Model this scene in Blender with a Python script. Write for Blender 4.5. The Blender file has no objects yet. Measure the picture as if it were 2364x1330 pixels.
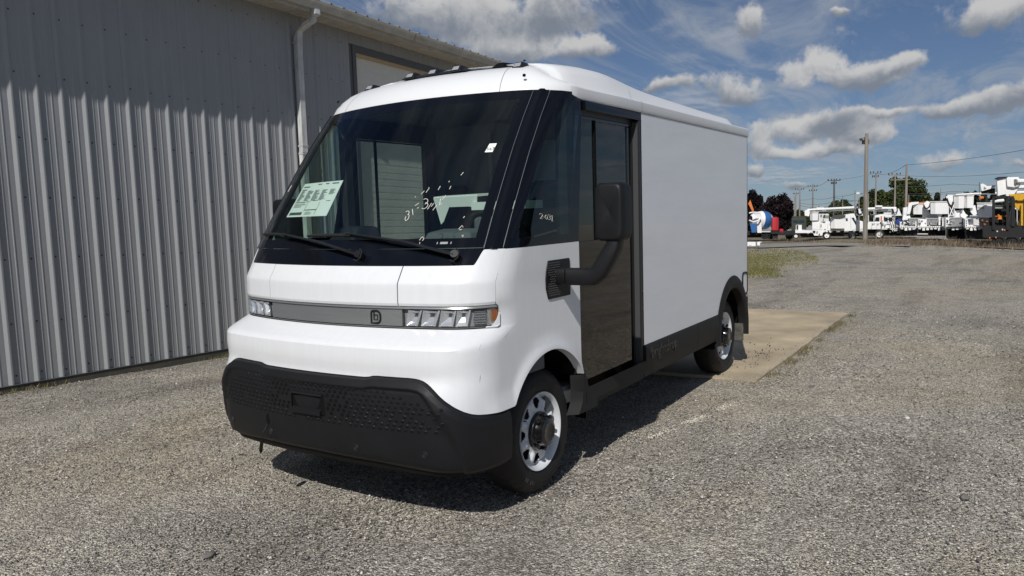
import bpy, math, random
from mathutils import Vector, Matrix
import numpy as np
R_ = math.radians
scene = bpy.context.scene
COL = scene.collection
# ---------------------------------------------------------------- camera
F_PX, PW, PH = 1761.95, 2364, 1330
CAM = Vector((4.110, 3.467, 1.821))
yaw, pitch, roll = 3.71495, 0.10055, -0.03123
fw = Vector((math.cos(yaw)*math.cos(pitch), math.sin(yaw)*math.cos(pitch), -math.sin(pitch)))
rt = fw.cross(Vector((0, 0, 1))).normalized(); up = rt.cross(fw)
cr, sr = math.cos(roll), math.sin(roll)
rt, up = cr*rt + sr*up, -sr*rt + cr*up
cam_d = bpy.data.cameras.new('camera'); cam = bpy.data.objects.new('camera', cam_d); COL.objects.link(cam)
cam_d.sensor_width = 36; cam_d.lens = F_PX/PW*36; cam_d.clip_start = .05; cam_d.clip_end = 3000
M = Matrix((rt, up, -fw)).transposed().to_4x4(); M.translation = CAM
cam.matrix_world = M
scene.camera = cam
# ---------------------------------------------------------------- sun, sky, exposure
SUN_DIR = Vector((1.03, .33, 1.0)).normalized()
sun_d = bpy.data.lights.new('sun', 'SUN'); sun = bpy.data.objects.new('sun', sun_d); COL.objects.link(sun)
sun_d.energy = 4.0; sun_d.angle = R_(.53); sun_d.color = (1, .965, .91)
sun.rotation_euler = SUN_DIR.to_track_quat('Z', 'Y').to_euler(); sun.location = (20, 10, 30)
scene.view_settings.view_transform = 'Standard'; scene.view_settings.look = 'None'
scene.view_settings.exposure = 0; scene.view_settings.gamma = 1; scene.view_settings.use_curve_mapping = False
world = bpy.data.worlds.new('World'); scene.world = world; world.use_nodes = True
def build_world():
    nt = world.node_tree; N = nt.nodes; L = nt.links; N.clear()
    def nd(t, **k):
        n = N.new(t)
        for a, b in k.items(): setattr(n, a, b)
        return n
    def math_(op, a, b=None, c=None, clamp=False):
        n = nd('ShaderNodeMath', operation=op); n.use_clamp = clamp
        for i, v in enumerate((a, b, c)):
            if v is None: continue
            if isinstance(v, (int, float)): n.inputs[i].default_value = v
            else: L.new(v, n.inputs[i])
        return n.outputs[0]
    def vmath(op, a, b=None):
        n = nd('ShaderNodeVectorMath', operation=op)
        for i, v in enumerate((a, b)):
            if v is None: continue
            if isinstance(v, (tuple, Vector)): n.inputs[i].default_value = tuple(v)
            else: L.new(v, n.inputs[i])
        return n
    tc = nd('ShaderNodeTexCoord')
    D = tc.outputs['Generated']
    sky = nd('ShaderNodeTexSky', sky_type='NISHITA'); sky.sun_disc = False
    sky.sun_elevation = math.asin(SUN_DIR.z); sky.sun_rotation = math.atan2(SUN_DIR.x, SUN_DIR.y)
    sky.air_density = 1.0; sky.dust_density = .6; sky.ozone_density = 2.0
    lift = vmath('ADD', D, (0, 0, .06)); L.new(vmath('NORMALIZE', lift.outputs[0]).outputs[0], sky.inputs[0])
    sep = nd('ShaderNodeSeparateXYZ'); L.new(D, sep.inputs[0])
    zz = math_('ADD', math_('MAXIMUM', sep.outputs[2], 0.0), .11)
    def plane(sx, sy, ox, oy, oz=0.):
        cx = math_('DIVIDE', sep.outputs[0], zz); cy = math_('DIVIDE', sep.outputs[1], zz)
        cb = nd('ShaderNodeCombineXYZ'); L.new(math_('MULTIPLY_ADD', cx, sx, ox), cb.inputs[0]); L.new(math_('MULTIPLY_ADD', cy, sy, oy), cb.inputs[1]); cb.inputs[2].default_value = oz
        return cb.outputs[0]
    def noise(vec, scale, detail, rough, dist=0.):
        n = nd('ShaderNodeTexNoise'); L.new(vec, n.inputs['Vector']); n.inputs['Scale'].default_value = scale
        n.inputs['Detail'].default_value = detail; n.inputs['Roughness'].default_value = rough; n.inputs['Distortion'].default_value = dist
        return n.outputs['Fac']
    def ramp(v, lo, hi, o0=0., o1=1.):
        n = nd('ShaderNodeMapRange', interpolation_type='SMOOTHSTEP'); L.new(v, n.inputs[0])
        for i, q in enumerate((lo, hi, o0, o1)): n.inputs[i+1].default_value = q
        return n.outputs[0]
    # high thin cloud, streaked
    thin = ramp(noise(plane(.9, 2.6, 3.1, 7.7), .8, 9, .66, 1.3), .40, .70)
    # cumulus: general deck plus individual clouds standing where the photograph has them
    n1 = noise(plane(1, 1, CX, CY), .95, 9, .56, .15)
    n1s = noise(plane(1, 1, CX + SUN_DIR.x*.10, CY + SUN_DIR.y*.10), .95, 9, .56, .15)
    def dirpx(x, y): return (fw*F_PX + rt*(x - PW/2) + up*(PH/2 - y)).normalized()
    def density(vec):
        # soft clusters where the photograph has its clouds, broken up by two octaves of noise
        wn = nd('ShaderNodeTexNoise'); L.new(vec, wn.inputs['Vector']); wn.inputs['Scale'].default_value = 14.; wn.inputs['Detail'].default_value = 4
        wv = vmath('SUBTRACT', wn.outputs['Color'], (.5, .5, .5)).outputs[0]; ws = vmath('SCALE', wv); ws.inputs['Scale'].default_value = .045
        v2 = vmath('ADD', vec, None); L.new(ws.outputs[0], v2.inputs[1]); v2 = v2.outputs[0]
        tot = None; num = None
        for (x, y, rx, ry) in CLOUDS:
            df = vmath('SUBTRACT', v2, dirpx(x, y)).outputs[0]
            ax = math_('DIVIDE', vmath('DOT_PRODUCT', df, rt).outputs['Value'], rx*.84/F_PX); ay = math_('DIVIDE', vmath('DOT_PRODUCT', df, up).outputs['Value'], ry*1.1/F_PX)
            ay2 = math_('MAXIMUM', ay, math_('MULTIPLY', ay, -1.7)); g = math_('POWER', 2.718, math_('MULTIPLY', math_('ADD', math_('MULTIPLY', ax, ax), math_('MULTIPLY', ay2, ay2)), -1.0))
            tot = g if tot is None else math_('ADD', tot, g)
            w_ = math_('MULTIPLY', g, ay); num = w_ if num is None else math_('ADD', num, w_)
        n = math_('ADD', math_('MULTIPLY', noise(vec, 17.0, 9, .60, .1), .7), math_('MULTIPLY', noise(vec, 48.0, 6, .62, .0), .3))
        return math_('ADD', math_('MULTIPLY', math_('MINIMUM', tot, 1.0), .50), math_('MULTIPLY_ADD', n, 1.5, -.25)), tot, num
    d0, tot_, num_ = density(D)
    mb = ramp(d0, .67, .92)
    litv = math_('DIVIDE', num_, math_('ADD', tot_, .05))
    md = ramp(n1, .54, .66)
    shade = ramp(math_('SUBTRACT', n1s, n1), -.05, .06)
    blit = ramp(math_('ADD', math_('MULTIPLY', litv, .95), math_('MULTIPLY_ADD', noise(D, 13.0, 8, .62, .3), 2.2, -1.1)), -.35, .55)
    def mixc(f, a, b):
        n = nd('ShaderNodeMix', data_type='RGBA'); L.new(f, n.inputs[0])
        for i, v in ((6, a), (7, b)):
            if isinstance(v, tuple): n.inputs[i].default_value = (*v, 1)
            else: L.new(v, n.inputs[i])
        return n.outputs[2]
    sk = vmath('MULTIPLY', sky.outputs[0], SKYTINT).outputs[0]
    base = mixc(math_('MULTIPLY', thin, .70), sk, CTHIN)
    ccol = mixc(shade, CLIT, CDARK)
    c1 = mixc(math_('MULTIPLY', md, .35), base, ccol)
    bcol = mixc(blit, CDARK, CLIT)
    c2 = mixc(math_('MULTIPLY', mb, .92), c1, bcol)
    bg = nd('ShaderNodeBackground'); L.new(c2, bg.inputs[0]); bg.inputs[1].default_value = SKY_STRENGTH
    out = nd('ShaderNodeOutputWorld'); L.new(bg.outputs[0], out.inputs[0])
SKY_STRENGTH = .055
SKYTINT = (.80, .86, 1.0)
CTHIN, CLIT, CDARK = (6.0, 6.6, 7.5), (10.4, 10.3, 10.2), (3.6, 4.1, 4.9)
CX, CY = 2.3, 5.2
CLOUDS = [(950, 30, 130, 55), (1100, 60, 160, 65), (1270, 30, 140, 60), (1150, 130, 110, 35), (1340, 120, 90, 26), (1716, 55, 50, 40), (1716, 205, 80, 46), (1872, 155, 62, 34), (1965, 190, 120, 34),
          (1890, 295, 160, 30), (1800, 365, 75, 16), (1905, 345, 80, 15), (2000, 315, 65, 15), (1750, 345, 38, 26), (1745, 402, 34, 18), (2225, 258, 75, 20), (2325, 228, 75, 32), (2290, 35, 120, 50), (2165, 387, 76, 26), (1850, 431, 55, 14), (1545, 195, 80, 18), (1940, 32, 30, 9), (2345, 386, 40, 12), (2080, 160, 40, 16), (2060, 260, 50, 12)]
build_world()
# ---------------------------------------------------------------- helpers
def tag(o, label=None, cat=None, group=None, kind=None):
    for k, v in (('label', label), ('category', cat), ('group', group), ('kind', kind)):
        if v: o[k] = v
    return o
def empty(name, loc=(0, 0, 0), rz=0.):
    o = bpy.data.objects.new(name, None); COL.objects.link(o); o.location = loc; o.rotation_euler = (0, 0, rz); o.empty_display_size = .3; return o
class MB:
    def __init__(s): s.v = []; s.f = []
    def add(s, vs, fs):
        n = len(s.v); s.v += [tuple(v) for v in vs]; s.f += [tuple(i+n for i in f) for f in fs]; return s
    def hexa(s, p): return s.add(p, [(0, 3, 2, 1), (4, 5, 6, 7), (0, 1, 5, 4), (1, 2, 6, 5), (2, 3, 7, 6), (3, 0, 4, 7)])
    def box(s, a, b):
        x0, x1 = sorted((a[0], b[0])); y0, y1 = sorted((a[1], b[1])); z0, z1 = sorted((a[2], b[2]))
        return s.hexa([(x0, y0, z0), (x1, y0, z0), (x1, y1, z0), (x0, y1, z0), (x0, y0, z1), (x1, y0, z1), (x1, y1, z1), (x0, y1, z1)])
    def tube(s, pts, r, n=8, cap=True, flat=1., upv=None):
        pts = [Vector(p) for p in pts]; rs = r if isinstance(r, (list, tuple)) else [r]*len(pts); rings = []
        u = None
        for i, p in enumerate(pts):
            d = (pts[min(i+1, len(pts)-1)] - pts[max(i-1, 0)]).normalized()
            if upv is not None: u = Vector(upv)
            elif u is None: u = Vector((0, 0, 1)) if abs(d.z) < .9 else Vector((1, 0, 0))
            a = d.cross(u).normalized(); b = a.cross(d).normalized()
            if upv is None: u = b
            rings.append([p + rs[i]*(math.cos(2*math.pi*(k+.5)/n)*a + flat*math.sin(2*math.pi*(k+.5)/n)*b) for k in range(n)])
        vs = [v for rg in rings for v in rg]; fs = []
        for i in range(len(rings)-1):
            for k in range(n): fs.append((i*n+k, i*n+(k+1) % n, (i+1)*n+(k+1) % n, (i+1)*n+k))
        if cap: fs += [tuple(range(n-1, -1, -1)), tuple((len(rings)-1)*n+k for k in range(n))]
        return s.add(vs, fs)
    def prism(s, poly, f0, f1):
        n = len(poly); return s.add([f0(p) for p in poly] + [f1(p) for p in poly], [tuple(range(n-1, -1, -1)), tuple(range(n, 2*n))] + [(i, (i+1) % n, n+(i+1) % n, n+i) for i in range(n)])
    def lathe(s, prof, n, axis_pt, ax='Y', a0=0., a1=2*math.pi):
        full = abs(a1-a0-2*math.pi) < 1e-6; m = n if full else n+1; vs = []
        for k in range(m):
            a = a0 + (a1-a0)*k/n
            for (r, h) in prof:
                c, sn = r*math.cos(a), r*math.sin(a)
                q = (c, h, sn) if ax == 'Y' else ((c, sn, h) if ax == 'Z' else (h, c, sn))
                vs.append(tuple(q[i]+axis_pt[i] for i in range(3)))
        P = len(prof); fs = []
        for k in range(n):
            for j in range(P-1):
                fs.append((k*P+j, ((k+1) % m)*P+j, ((k+1) % m)*P+j+1, k*P+j+1))
        return s.add(vs, fs)
    def build(s, name, mat, parent=None, smooth=False, bevel=0., merge=False, angle=35, seg=2):
        me = bpy.data.meshes.new(name); me.from_pydata(s.v, [], s.f); me.update()
        o = bpy.data.objects.new(name, me); COL.objects.link(o)
        if mat is not None: me.materials.append(mat)
        if parent is not None: o.parent = parent
        if bevel:
            b = o.modifiers.new('b', 'BEVEL'); b.width = bevel; b.segments = seg; b.limit_method = 'ANGLE'; b.angle_limit = R_(30)
            smooth = True
        if smooth:
            me.polygons.foreach_set('use_smooth', [True]*len(me.polygons))
            if angle < 180 :
                try: me.set_sharp_from_angle(angle=R_(angle))
                except Exception: pass
                if bevel:
                    w = o.modifiers.new('w', 'WEIGHTED_NORMAL'); w.keep_sharp = False
                    for e in me.edges: e.use_edge_sharp = False
        return o
def flip_fix(o):
    import bmesh
    bm = bmesh.new(); bm.from_mesh(o.data); bmesh.ops.recalc_face_normals(bm, faces=bm.faces); bm.to_mesh(o.data); bm.free(); return o
def copy_tree(o, parent=None):
    c = o.copy(); COL.objects.link(c); c.parent = parent
    for ch in list(o.children): copy_tree(ch, c)
    return c
# ---------------------------------------------------------------- materials
def mat(name, col, rough=.5, metal=0., coat=0., var=0., vscale=8., bump=0., bscale=40., stretch=(1, 1, 1), spec=.5, col2=None, rvar=0.):
    m = bpy.data.materials.new(name); m.use_nodes = True; nt = m.node_tree; N = nt.nodes; L = nt.links; b = N['Principled BSDF']
    b.inputs['Base Color'].default_value = (*col, 1); b.inputs['Roughness'].default_value = rough; b.inputs['Metallic'].default_value = metal
    b.inputs['Coat Weight'].default_value = coat; b.inputs['Coat Roughness'].default_value = .05; b.inputs['Specular IOR Level'].default_value = spec
    if var or bump or rvar:
        tc = N.new('ShaderNodeTexCoord'); mp = N.new('ShaderNodeMapping'); mp.inputs['Scale'].default_value = stretch; L.new(tc.outputs['Object'], mp.inputs[0])
        n = N.new('ShaderNodeTexNoise'); n.inputs['Scale'].default_value = vscale; n.inputs['Detail'].default_value = 6; n.inputs['Roughness'].default_value = .6; L.new(mp.outputs[0], n.inputs['Vector'])
        if var:
            mr = N.new('ShaderNodeMapRange'); L.new(n.outputs[0], mr.inputs[0]); mr.inputs[1].default_value = .3; mr.inputs[2].default_value = .7
            mx = N.new('ShaderNodeMix'); mx.data_type = 'RGBA'; L.new(mr.outputs[0], mx.inputs[0])
            c2 = col2 or tuple(c*(1-var) for c in col)
            mx.inputs[6].default_value = (*c2, 1); mx.inputs[7].default_value = (*(tuple(min(1, c*(1+var*.4)) for c in col) if not col2 else col), 1); L.new(mx.outputs[2], b.inputs['Base Color'])
        if rvar:
            mr2 = N.new('ShaderNodeMapRange'); L.new(n.outputs[0], mr2.inputs[0]); mr2.inputs[1].default_value = .3; mr2.inputs[2].default_value = .7; mr2.inputs[3].default_value = max(0, rough-rvar); mr2.inputs[4].default_value = rough+rvar; L.new(mr2.outputs[0], b.inputs['Roughness'])
        if bump:
            n2 = N.new('ShaderNodeTexNoise'); n2.inputs['Scale'].default_value = bscale; n2.inputs['Detail'].default_value = 4; L.new(mp.outputs[0], n2.inputs['Vector'])
            bp = N.new('ShaderNodeBump'); bp.inputs['Strength'].default_value = 1; bp.inputs['Distance'].default_value = bump; L.new(n2.outputs[0], bp.inputs['Height']); L.new(bp.outputs[0], b.inputs['Normal'])
    return m
def glass_mat(name, tint, refl_rough=.0, refl=(.9, .95, 1)):
    m = bpy.data.materials.new(name); m.use_nodes = True; nt = m.node_tree; N = nt.nodes; L = nt.links; N.clear()
    t = N.new('ShaderNodeBsdfTransparent'); t.inputs[0].default_value = (*tint, 1)
    g = N.new('ShaderNodeBsdfGlossy'); g.inputs['Roughness'].default_value = refl_rough; g.inputs['Color'].default_value = (*refl, 1)
    lw = N.new('ShaderNodeLayerWeight'); lw.inputs['Blend'].default_value = .5
    pw = N.new('ShaderNodeMath'); pw.operation = 'POWER'; L.new(lw.outputs['Facing'], pw.inputs[0]); pw.inputs[1].default_value = 5.
    fr = N.new('ShaderNodeMath'); fr.operation = 'MULTIPLY_ADD'; L.new(pw.outputs[0], fr.inputs[0]); fr.inputs[1].default_value = .93; fr.inputs[2].default_value = .07
    mx = N.new('ShaderNodeMixShader'); L.new(fr.outputs[0], mx.inputs[0]); L.new(t.outputs[0], mx.inputs[1]); L.new(g.outputs[0], mx.inputs[2])
    o = N.new('ShaderNodeOutputMaterial'); L.new(mx.outputs[0], o.inputs[0]); return m
WHITE = mat('van_white_paint', (.70, .715, .735), .38, coat=.35, rvar=.06, vscale=3, var=.03, stretch=(9, 9, .9))
FIBRE = mat('van_white_side_panel', (.66, .68, .71), .42, coat=.25, var=.05, vscale=2, bump=.0011, bscale=7, stretch=(.5, 1, 3.0))
ROOFW = mat('van_roof_white', (.72, .73, .745), .38, coat=.35)
BLACKP = mat('black_textured_plastic', (.0085, .009, .0105), .5, bump=.0005, bscale=260, spec=.28, var=.2, vscale=5)
SILLP = mat('grey_black_sill_plastic', (.013, .0125, .012), .6, bump=.0006, bscale=200, spec=.3, var=.3, vscale=4, stretch=(1, 1, 3))
GLOSSB = mat('black_gloss_panel', (.004, .005, .008), .07, coat=.0, spec=.28)
DARK = mat('underbody_black', (.006, .006, .006), .9, spec=.1)
INT = mat('interior_dark_grey', (.10, .11, .115), .75)
INTL = mat('interior_light_grey', (.36, .38, .38), .7, var=.1, vscale=2)
SEAT = mat('seat_fabric', (.05, .053, .058), .9)
RUB = mat('rubber', (.013, .013, .0135), .75, var=.3, vscale=10, bump=.001, bscale=120)
TYRE = mat('tyre_rubber', (.010, .010, .010), .62, var=.35, vscale=6, bump=.0008, bscale=90, spec=.4)
RIMM = mat('wheel_painted_white_steel', (.62, .64, .66), .35, coat=.3, var=.06, vscale=12)
HUBM = mat('hub_black', (.006, .006, .007), .18, coat=.5)
CHROME = mat('reflector_chrome', (.78, .80, .82), .12, metal=1.)
SATIN = mat('light_bar_satin', (.29, .30, .305), .30, metal=.6, coat=.3, stretch=(1, 1, 12), var=.1, vscale=4)
AMBER = mat('amber_lens', (.30, .080, .012), .2, coat=.6)
PAPER = mat('paper_white', (.86, .87, .85), .6)
INK = mat('print_dark', (.07, .10, .09), .6)
INKR = mat('print_red', (.5, .03, .05), .6)
CHALK = mat('chalk_marker_white', (.78, .76, .68), .8)
WSGLASS = glass_mat('windshield_glass_green', (.70, .80, .76), refl=(.8, .83, .86))
SIDEGLASS = glass_mat('side_glass', (.46, .60, .56), refl=(.62, .65, .70))
LENS = glass_mat('clear_lens', (.92, .93, .94))
# ---------------------------------------------------------------- ground
def sstep(a, b, x):
    k = min(1, max(0, (x-a)/(b-a))); return k*k*(3-2*k)
def zg(x, y):
    d = max(0., -x-7.); z = -.022*(d*d/(d+2.5))
    s = max(0., -x); w = sstep(-3.0, -4.9, y)
    z += w*(-.0407*min(s, 9.))*(1-sstep(-8, -16, x)*.5)
    return z
def ray_px(px, py): return (fw*F_PX + rt*(px-PW/2) + up*(PH/2-py)).normalized()
def gp(px, py, dz=0.):
    r = ray_px(px, py); t = 10.; lo, hi = .5, 900.
    for _ in range(60):
        m = (lo+hi)/2; p = CAM + r*m
        if p.z > zg(p.x, p.y)+dz: lo = m
        else: hi = m
    p = CAM + r*lo; return Vector((p.x, p.y, zg(p.x, p.y)))
FH = Vector((fw.x, fw.y, 0)).normalized(); RH = Vector((rt.x, rt.y, 0)).normalized()
def at(px, py, D): 
    r = ray_px(px, py); return CAM + r*(D/r.dot(fw))
def gravel_mat():
    m = bpy.data.materials.new('gravel'); m.use_nodes = True; nt = m.node_tree; N = nt.nodes; L = nt.links; b = N['Principled BSDF']
    tc = N.new('ShaderNodeTexCoord'); P = tc.outputs['Object']
    def noise(s, d, r, vec=P, dist=0.):
        n = N.new('ShaderNodeTexNoise'); n.inputs['Scale'].default_value = s; n.inputs['Detail'].default_value = d; n.inputs['Roughness'].default_value = r; n.inputs['Distortion'].default_value = dist; L.new(vec, n.inputs['Vector']); return n
    def vor(s, rnd=1.):
        n = N.new('ShaderNodeTexVoronoi'); n.inputs['Scale'].default_value = s; n.inputs['Randomness'].default_value = rnd; L.new(P, n.inputs['Vector']); return n
    def ramp(v, stops):
        n = N.new('ShaderNodeValToRGB'); e = n.color_ramp.elements
        while len(e) < len(stops): e.new(.5)
        for i, (p, c) in enumerate(stops): e[i].position = p; e[i].color = (*c, 1)
        L.new(v, n.inputs[0]); return n.outputs[0]
    def mix(f, a, c2, t='MIX'):
        n = N.new('ShaderNodeMix'); n.data_type = 'RGBA'; n.blend_type = t
        if isinstance(f, float): n.inputs[0].default_value = f
        else: L.new(f, n.inputs[0])
        for i, v in ((6, a), (7, c2)):
            if isinstance(v, tuple): n.inputs[i].default_value = (*v, 1)
            else: L.new(v, n.inputs[i])
        return n.outputs[2]
    v1 = vor(62.); v2 = vor(125.); v3 = vor(27.)
    sp = N.new('ShaderNodeSeparateColor'); L.new(v1.outputs['Color'], sp.inputs[0])
    sp2 = N.new('ShaderNodeSeparateColor'); L.new(v2.outputs['Color'], sp2.inputs[0])
    stone = ramp(sp.outputs[0], [(0, (.085, .079, .071)), (.3, (.25, .234, .211)), (.6, (.44, .416, .376)), (.85, (.66, .63, .575)), (1, (.92, .89, .83))])
    fine = ramp(sp2.outputs[0], [(0, (.09, .084, .076)), (.5, (.37, .35, .315)), (1, (.82, .79, .72))])
    big = noise(.55, 6, .6); bigr = ramp(big.outputs[0], [(.35, (0, 0, 0)), (.65, (1, 1, 1))])
    c = mix(bigr, stone, fine)
    patch = noise(.32, 5, .6, dist=.8)
    tone = ramp(patch.outputs[0], [(.32, (.70, .68, .655)), (.5, (1., .97, .915)), (.66, (1.02, .945, .81))])
    c = mix(1.0, c, tone, 'MULTIPLY')
    p2 = noise(2.6, 7, .7); t2 = ramp(p2.outputs[0], [(.3, (.70, .69, .68)), (.55, (1, 1, 1)), (.75, (1.0, 1.0, 1.0))]); c = mix(.8, c, t2, 'MULTIPLY')
    mp = N.new('ShaderNodeMapping'); mp.inputs['Rotation'].default_value = (0, 0, .12); mp.inputs['Scale'].default_value = (.10, .9, 1); L.new(P, mp.inputs[0])
    tr = noise(1.3, 5, .6, mp.outputs[0], .3); c = mix(.75, c, ramp(tr.outputs[0], [(.36, (.72, .71, .69)), (.5, (1, 1, 1)), (.62, (1, 1, 1)), (.74, (.80, .79, .77))]), 'MULTIPLY')
    hs = N.new('ShaderNodeVectorMath'); hs.operation = 'SCALE'; L.new(c, hs.inputs[0]); hs.inputs['Scale'].default_value = 1.18; c = hs.outputs[0]
    L.new(c, b.inputs['Base Color']); b.inputs['Roughness'].default_value = .93; b.inputs['Specular IOR Level'].default_value = .15
    h1 = N.new('ShaderNodeMath'); h1.operation = 'MULTIPLY_ADD'; L.new(v1.outputs['Distance'], h1.inputs[0]); h1.inputs[1].default_value = -1.; L.new(sp.outputs[1], h1.inputs[2])
    h2 = N.new('ShaderNodeMath'); h2.operation = 'MULTIPLY_ADD'; L.new(v2.outputs['Distance'], h2.inputs[0]); h2.inputs[1].default_value = -.5; L.new(h1.outputs[0], h2.inputs[2])
    h3 = N.new('ShaderNodeMath'); h3.operation = 'MULTIPLY_ADD'; L.new(v3.outputs['Distance'], h3.inputs[0]); h3.inputs[1].default_value = -.8; L.new(h2.outputs[0], h3.inputs[2])
    bp = N.new('ShaderNodeBump'); bp.inputs['Distance'].default_value = .020; bp.inputs['Strength'].default_value = 1.; L.new(h3.outputs[0], bp.inputs['Height']); L.new(bp.outputs[0], b.inputs['Normal'])
    return m
GRAVEL = gravel_mat()
def ground():
    xs = list(np.arange(14, -16, -.25)) + list(-16 - np.cumsum(np.linspace(.5, 30, 48)))
    yp = [0.] + list(np.cumsum(np.concatenate([np.full(40, .25), np.linspace(.4, 40, 45)])))
    ys = sorted(set([round(-v, 3) for v in yp] + [round(v, 3) for v in yp]))
    rnd = np.random.RandomState(4); ph = rnd.rand(6)*6
    v = []
    for x in xs:
        for y in ys:
            n = 0
            if abs(y) < 25 and x > -40:
                n = .006*math.sin(x*1.7+ph[0]+math.sin(y*.9)) + .006*math.sin(y*2.1+ph[1]+math.sin(x*1.3)*1.4) + .004*math.sin(x*4.1+y*3.3+ph[2])
                n -= .008
            v.append((x, y, zg(x, y)+n))
    n = len(ys); f = [(i*n+j, (i+1)*n+j, (i+1)*n+j+1, i*n+j+1) for i in range(len(xs)-1) for j in range(n-1)]
    m = MB(); m.v = v; m.f = f; o = m.build('ground', GRAVEL, smooth=True, angle=180); flip_fix(o); tag(o, 'grey and tan crushed gravel of the yard under the van', kind='structure'); return o
ground()
# loose stones lying on the gravel, real geometry (nobody could count them)
def loose_stones():
    rs = np.random.RandomState(11); base = np.array([(1, 0, 0), (-1, 0, 0), (0, 1, 0), (0, -1, 0), (0, 0, 1), (0, 0, -1.)])
    fc = np.array([(0, 2, 4), (2, 1, 4), (1, 3, 4), (3, 0, 4), (2, 0, 5), (1, 2, 5), (3, 1, 5), (0, 3, 5)])
    mats = [mat('stone_'+n, c, .9, var=.3, vscale=60) for n, c in (('grey', (.30, .285, .265)), ('dark', (.10, .095, .09)), ('tan', (.42, .38, .32)), ('pale', (.66, .64, .59)))]
    for k, (mt, cnt) in enumerate(zip(mats, (26000, 12000, 12000, 5000))):
        pts = []
        while len(pts) < cnt:
            # uniform in the ground wedge the camera sees, denser near it
            d = 1.6 + 11*rs.rand()**1.7; a = (rs.rand()-.5)*1.5
            p = CAM + FH*d + RH*(d*a); 
            if p.y < -5.70 : continue
            if -9.3 < p.x < -3.6 and p.y < 1.45: continue
            if -4.2 < p.x < .3 and -.9 < p.y < .7: continue
            pts.append((p.x, p.y, d))
        pts = np.array(pts); n = len(pts)
        sz = (.0035 + .0045*rs.rand(n)**2)*(1+.05*pts[:, 2]); ang = rs.rand(n)*6.28; asp = .6+.8*rs.rand(n, 3); jit = rs.rand(n, 6, 3)*.5-.25
        V = (base[None]+jit)*asp[:, None, :]*sz[:, None, None]
        c, s = np.cos(ang)[:, None], np.sin(ang)[:, None]
        X = V[:, :, 0]*c - V[:, :, 1]*s; Y = V[:, :, 0]*s + V[:, :, 1]*c; Z = V[:, :, 2]*.7
        zz = np.array([zg(a, b) for a, b in pts[:, :2]])
        V = np.stack([X+pts[:, 0:1], Y+pts[:, 1:2], Z+(zz+sz*.15)[:, None]], -1).reshape(-1, 3)
        F = (fc[None]+np.arange(n)[:, None, None]*6).reshape(-1, 3)
        me = bpy.data.meshes.new('loose_gravel'); me.vertices.add(len(V)); me.vertices.foreach_set('co', V.ravel().astype(np.float32))
        me.loops.add(F.size); me.loops.foreach_set('vertex_index', F.ravel().astype(np.int32)); me.polygons.add(len(F)); me.polygons.foreach_set('loop_start', np.arange(0, F.size, 3, dtype=np.int32)); me.update(calc_edges=True); me.validate()
        me.materials.append(mt); o = bpy.data.objects.new('loose_gravel', me); COL.objects.link(o)
        tag(o, ['mid grey loose stones scattered over the yard', 'dark loose stones scattered over the yard', 'tan loose stones scattered over the yard', 'pale loose stones scattered over the yard'][k], kind='stuff')
loose_stones()
def pale_streak():
    rs = random.Random(31); m = MB(); a, b = gp(1500, 1010), gp(1735, 915)
    for i in range(900):
        k = rs.random(); p = a.lerp(b, k); q = rs.gauss(0, .022+.02*k); x, y = p.x+rs.gauss(0, .02), p.y+q
        if math.sin(k*19)+rs.random() < .1: continue
        s = rs.uniform(.003, .008); z = zg(x, y)-.004; m.add([(x-s, y, z), (x, y-s*.8, z), (x+s, y, z), (x, y+s*.8, z), (x+s*.2, y, z+s*1.1)], [(0, 1, 4), (1, 2, 4), (2, 3, 4), (3, 0, 4)])
    tag(m.build('pale_gravel_streak', mat('pale_chippings', (.62, .59, .50), .9, var=.2, vscale=50)), 'pale yellowish line of chippings on the gravel beside the van', kind='stuff')
pale_streak()
for (px, py, sz, dark, lab) in ((482, 1284, .030, 1, 'dark fist sized rock on gravel at lower left'), (2095, 966, .022, 0, 'small white stone on gravel right of the slab'), (1147, 1217, .013, 1, 'small dark stone on gravel below the front wheel'), (2227, 1150, .028, 1, 'flat dark clod of dirt at lower right'), (1872, 893, .022, 1, 'dark clod on gravel just right of slab corner'), (1000, 1238, .020, 1, 'flat dark clod on gravel in front of the bumper')):
    p = gp(px, py); m = MB(); rs = random.Random(px); n1, n2 = 9, 6
    vs = []
    for i in range(n2+1):
        for j in range(n1):
            th = math.pi*i/n2; ph = 2*math.pi*j/n1; r = sz*(1+rs.uniform(-.14, .14)); vs.append((r*math.sin(th)*math.cos(ph)*1.3, r*math.sin(th)*math.sin(ph), r*math.cos(th)*.6))
    m.add(vs, [(i*n1+j, i*n1+(j+1) % n1, (i+1)*n1+(j+1) % n1, (i+1)*n1+j) for i in range(n2) for j in range(n1)])
    o = m.build('rock', mat('rock', (.15, .14, .13) if dark else (.62, .6, .56), .9, var=.3, vscale=30, bump=.002, bscale=90), smooth=True, angle=50); o.location = (p.x, p.y, p.z+sz*.2); tag(o, lab, 'rock')
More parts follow.
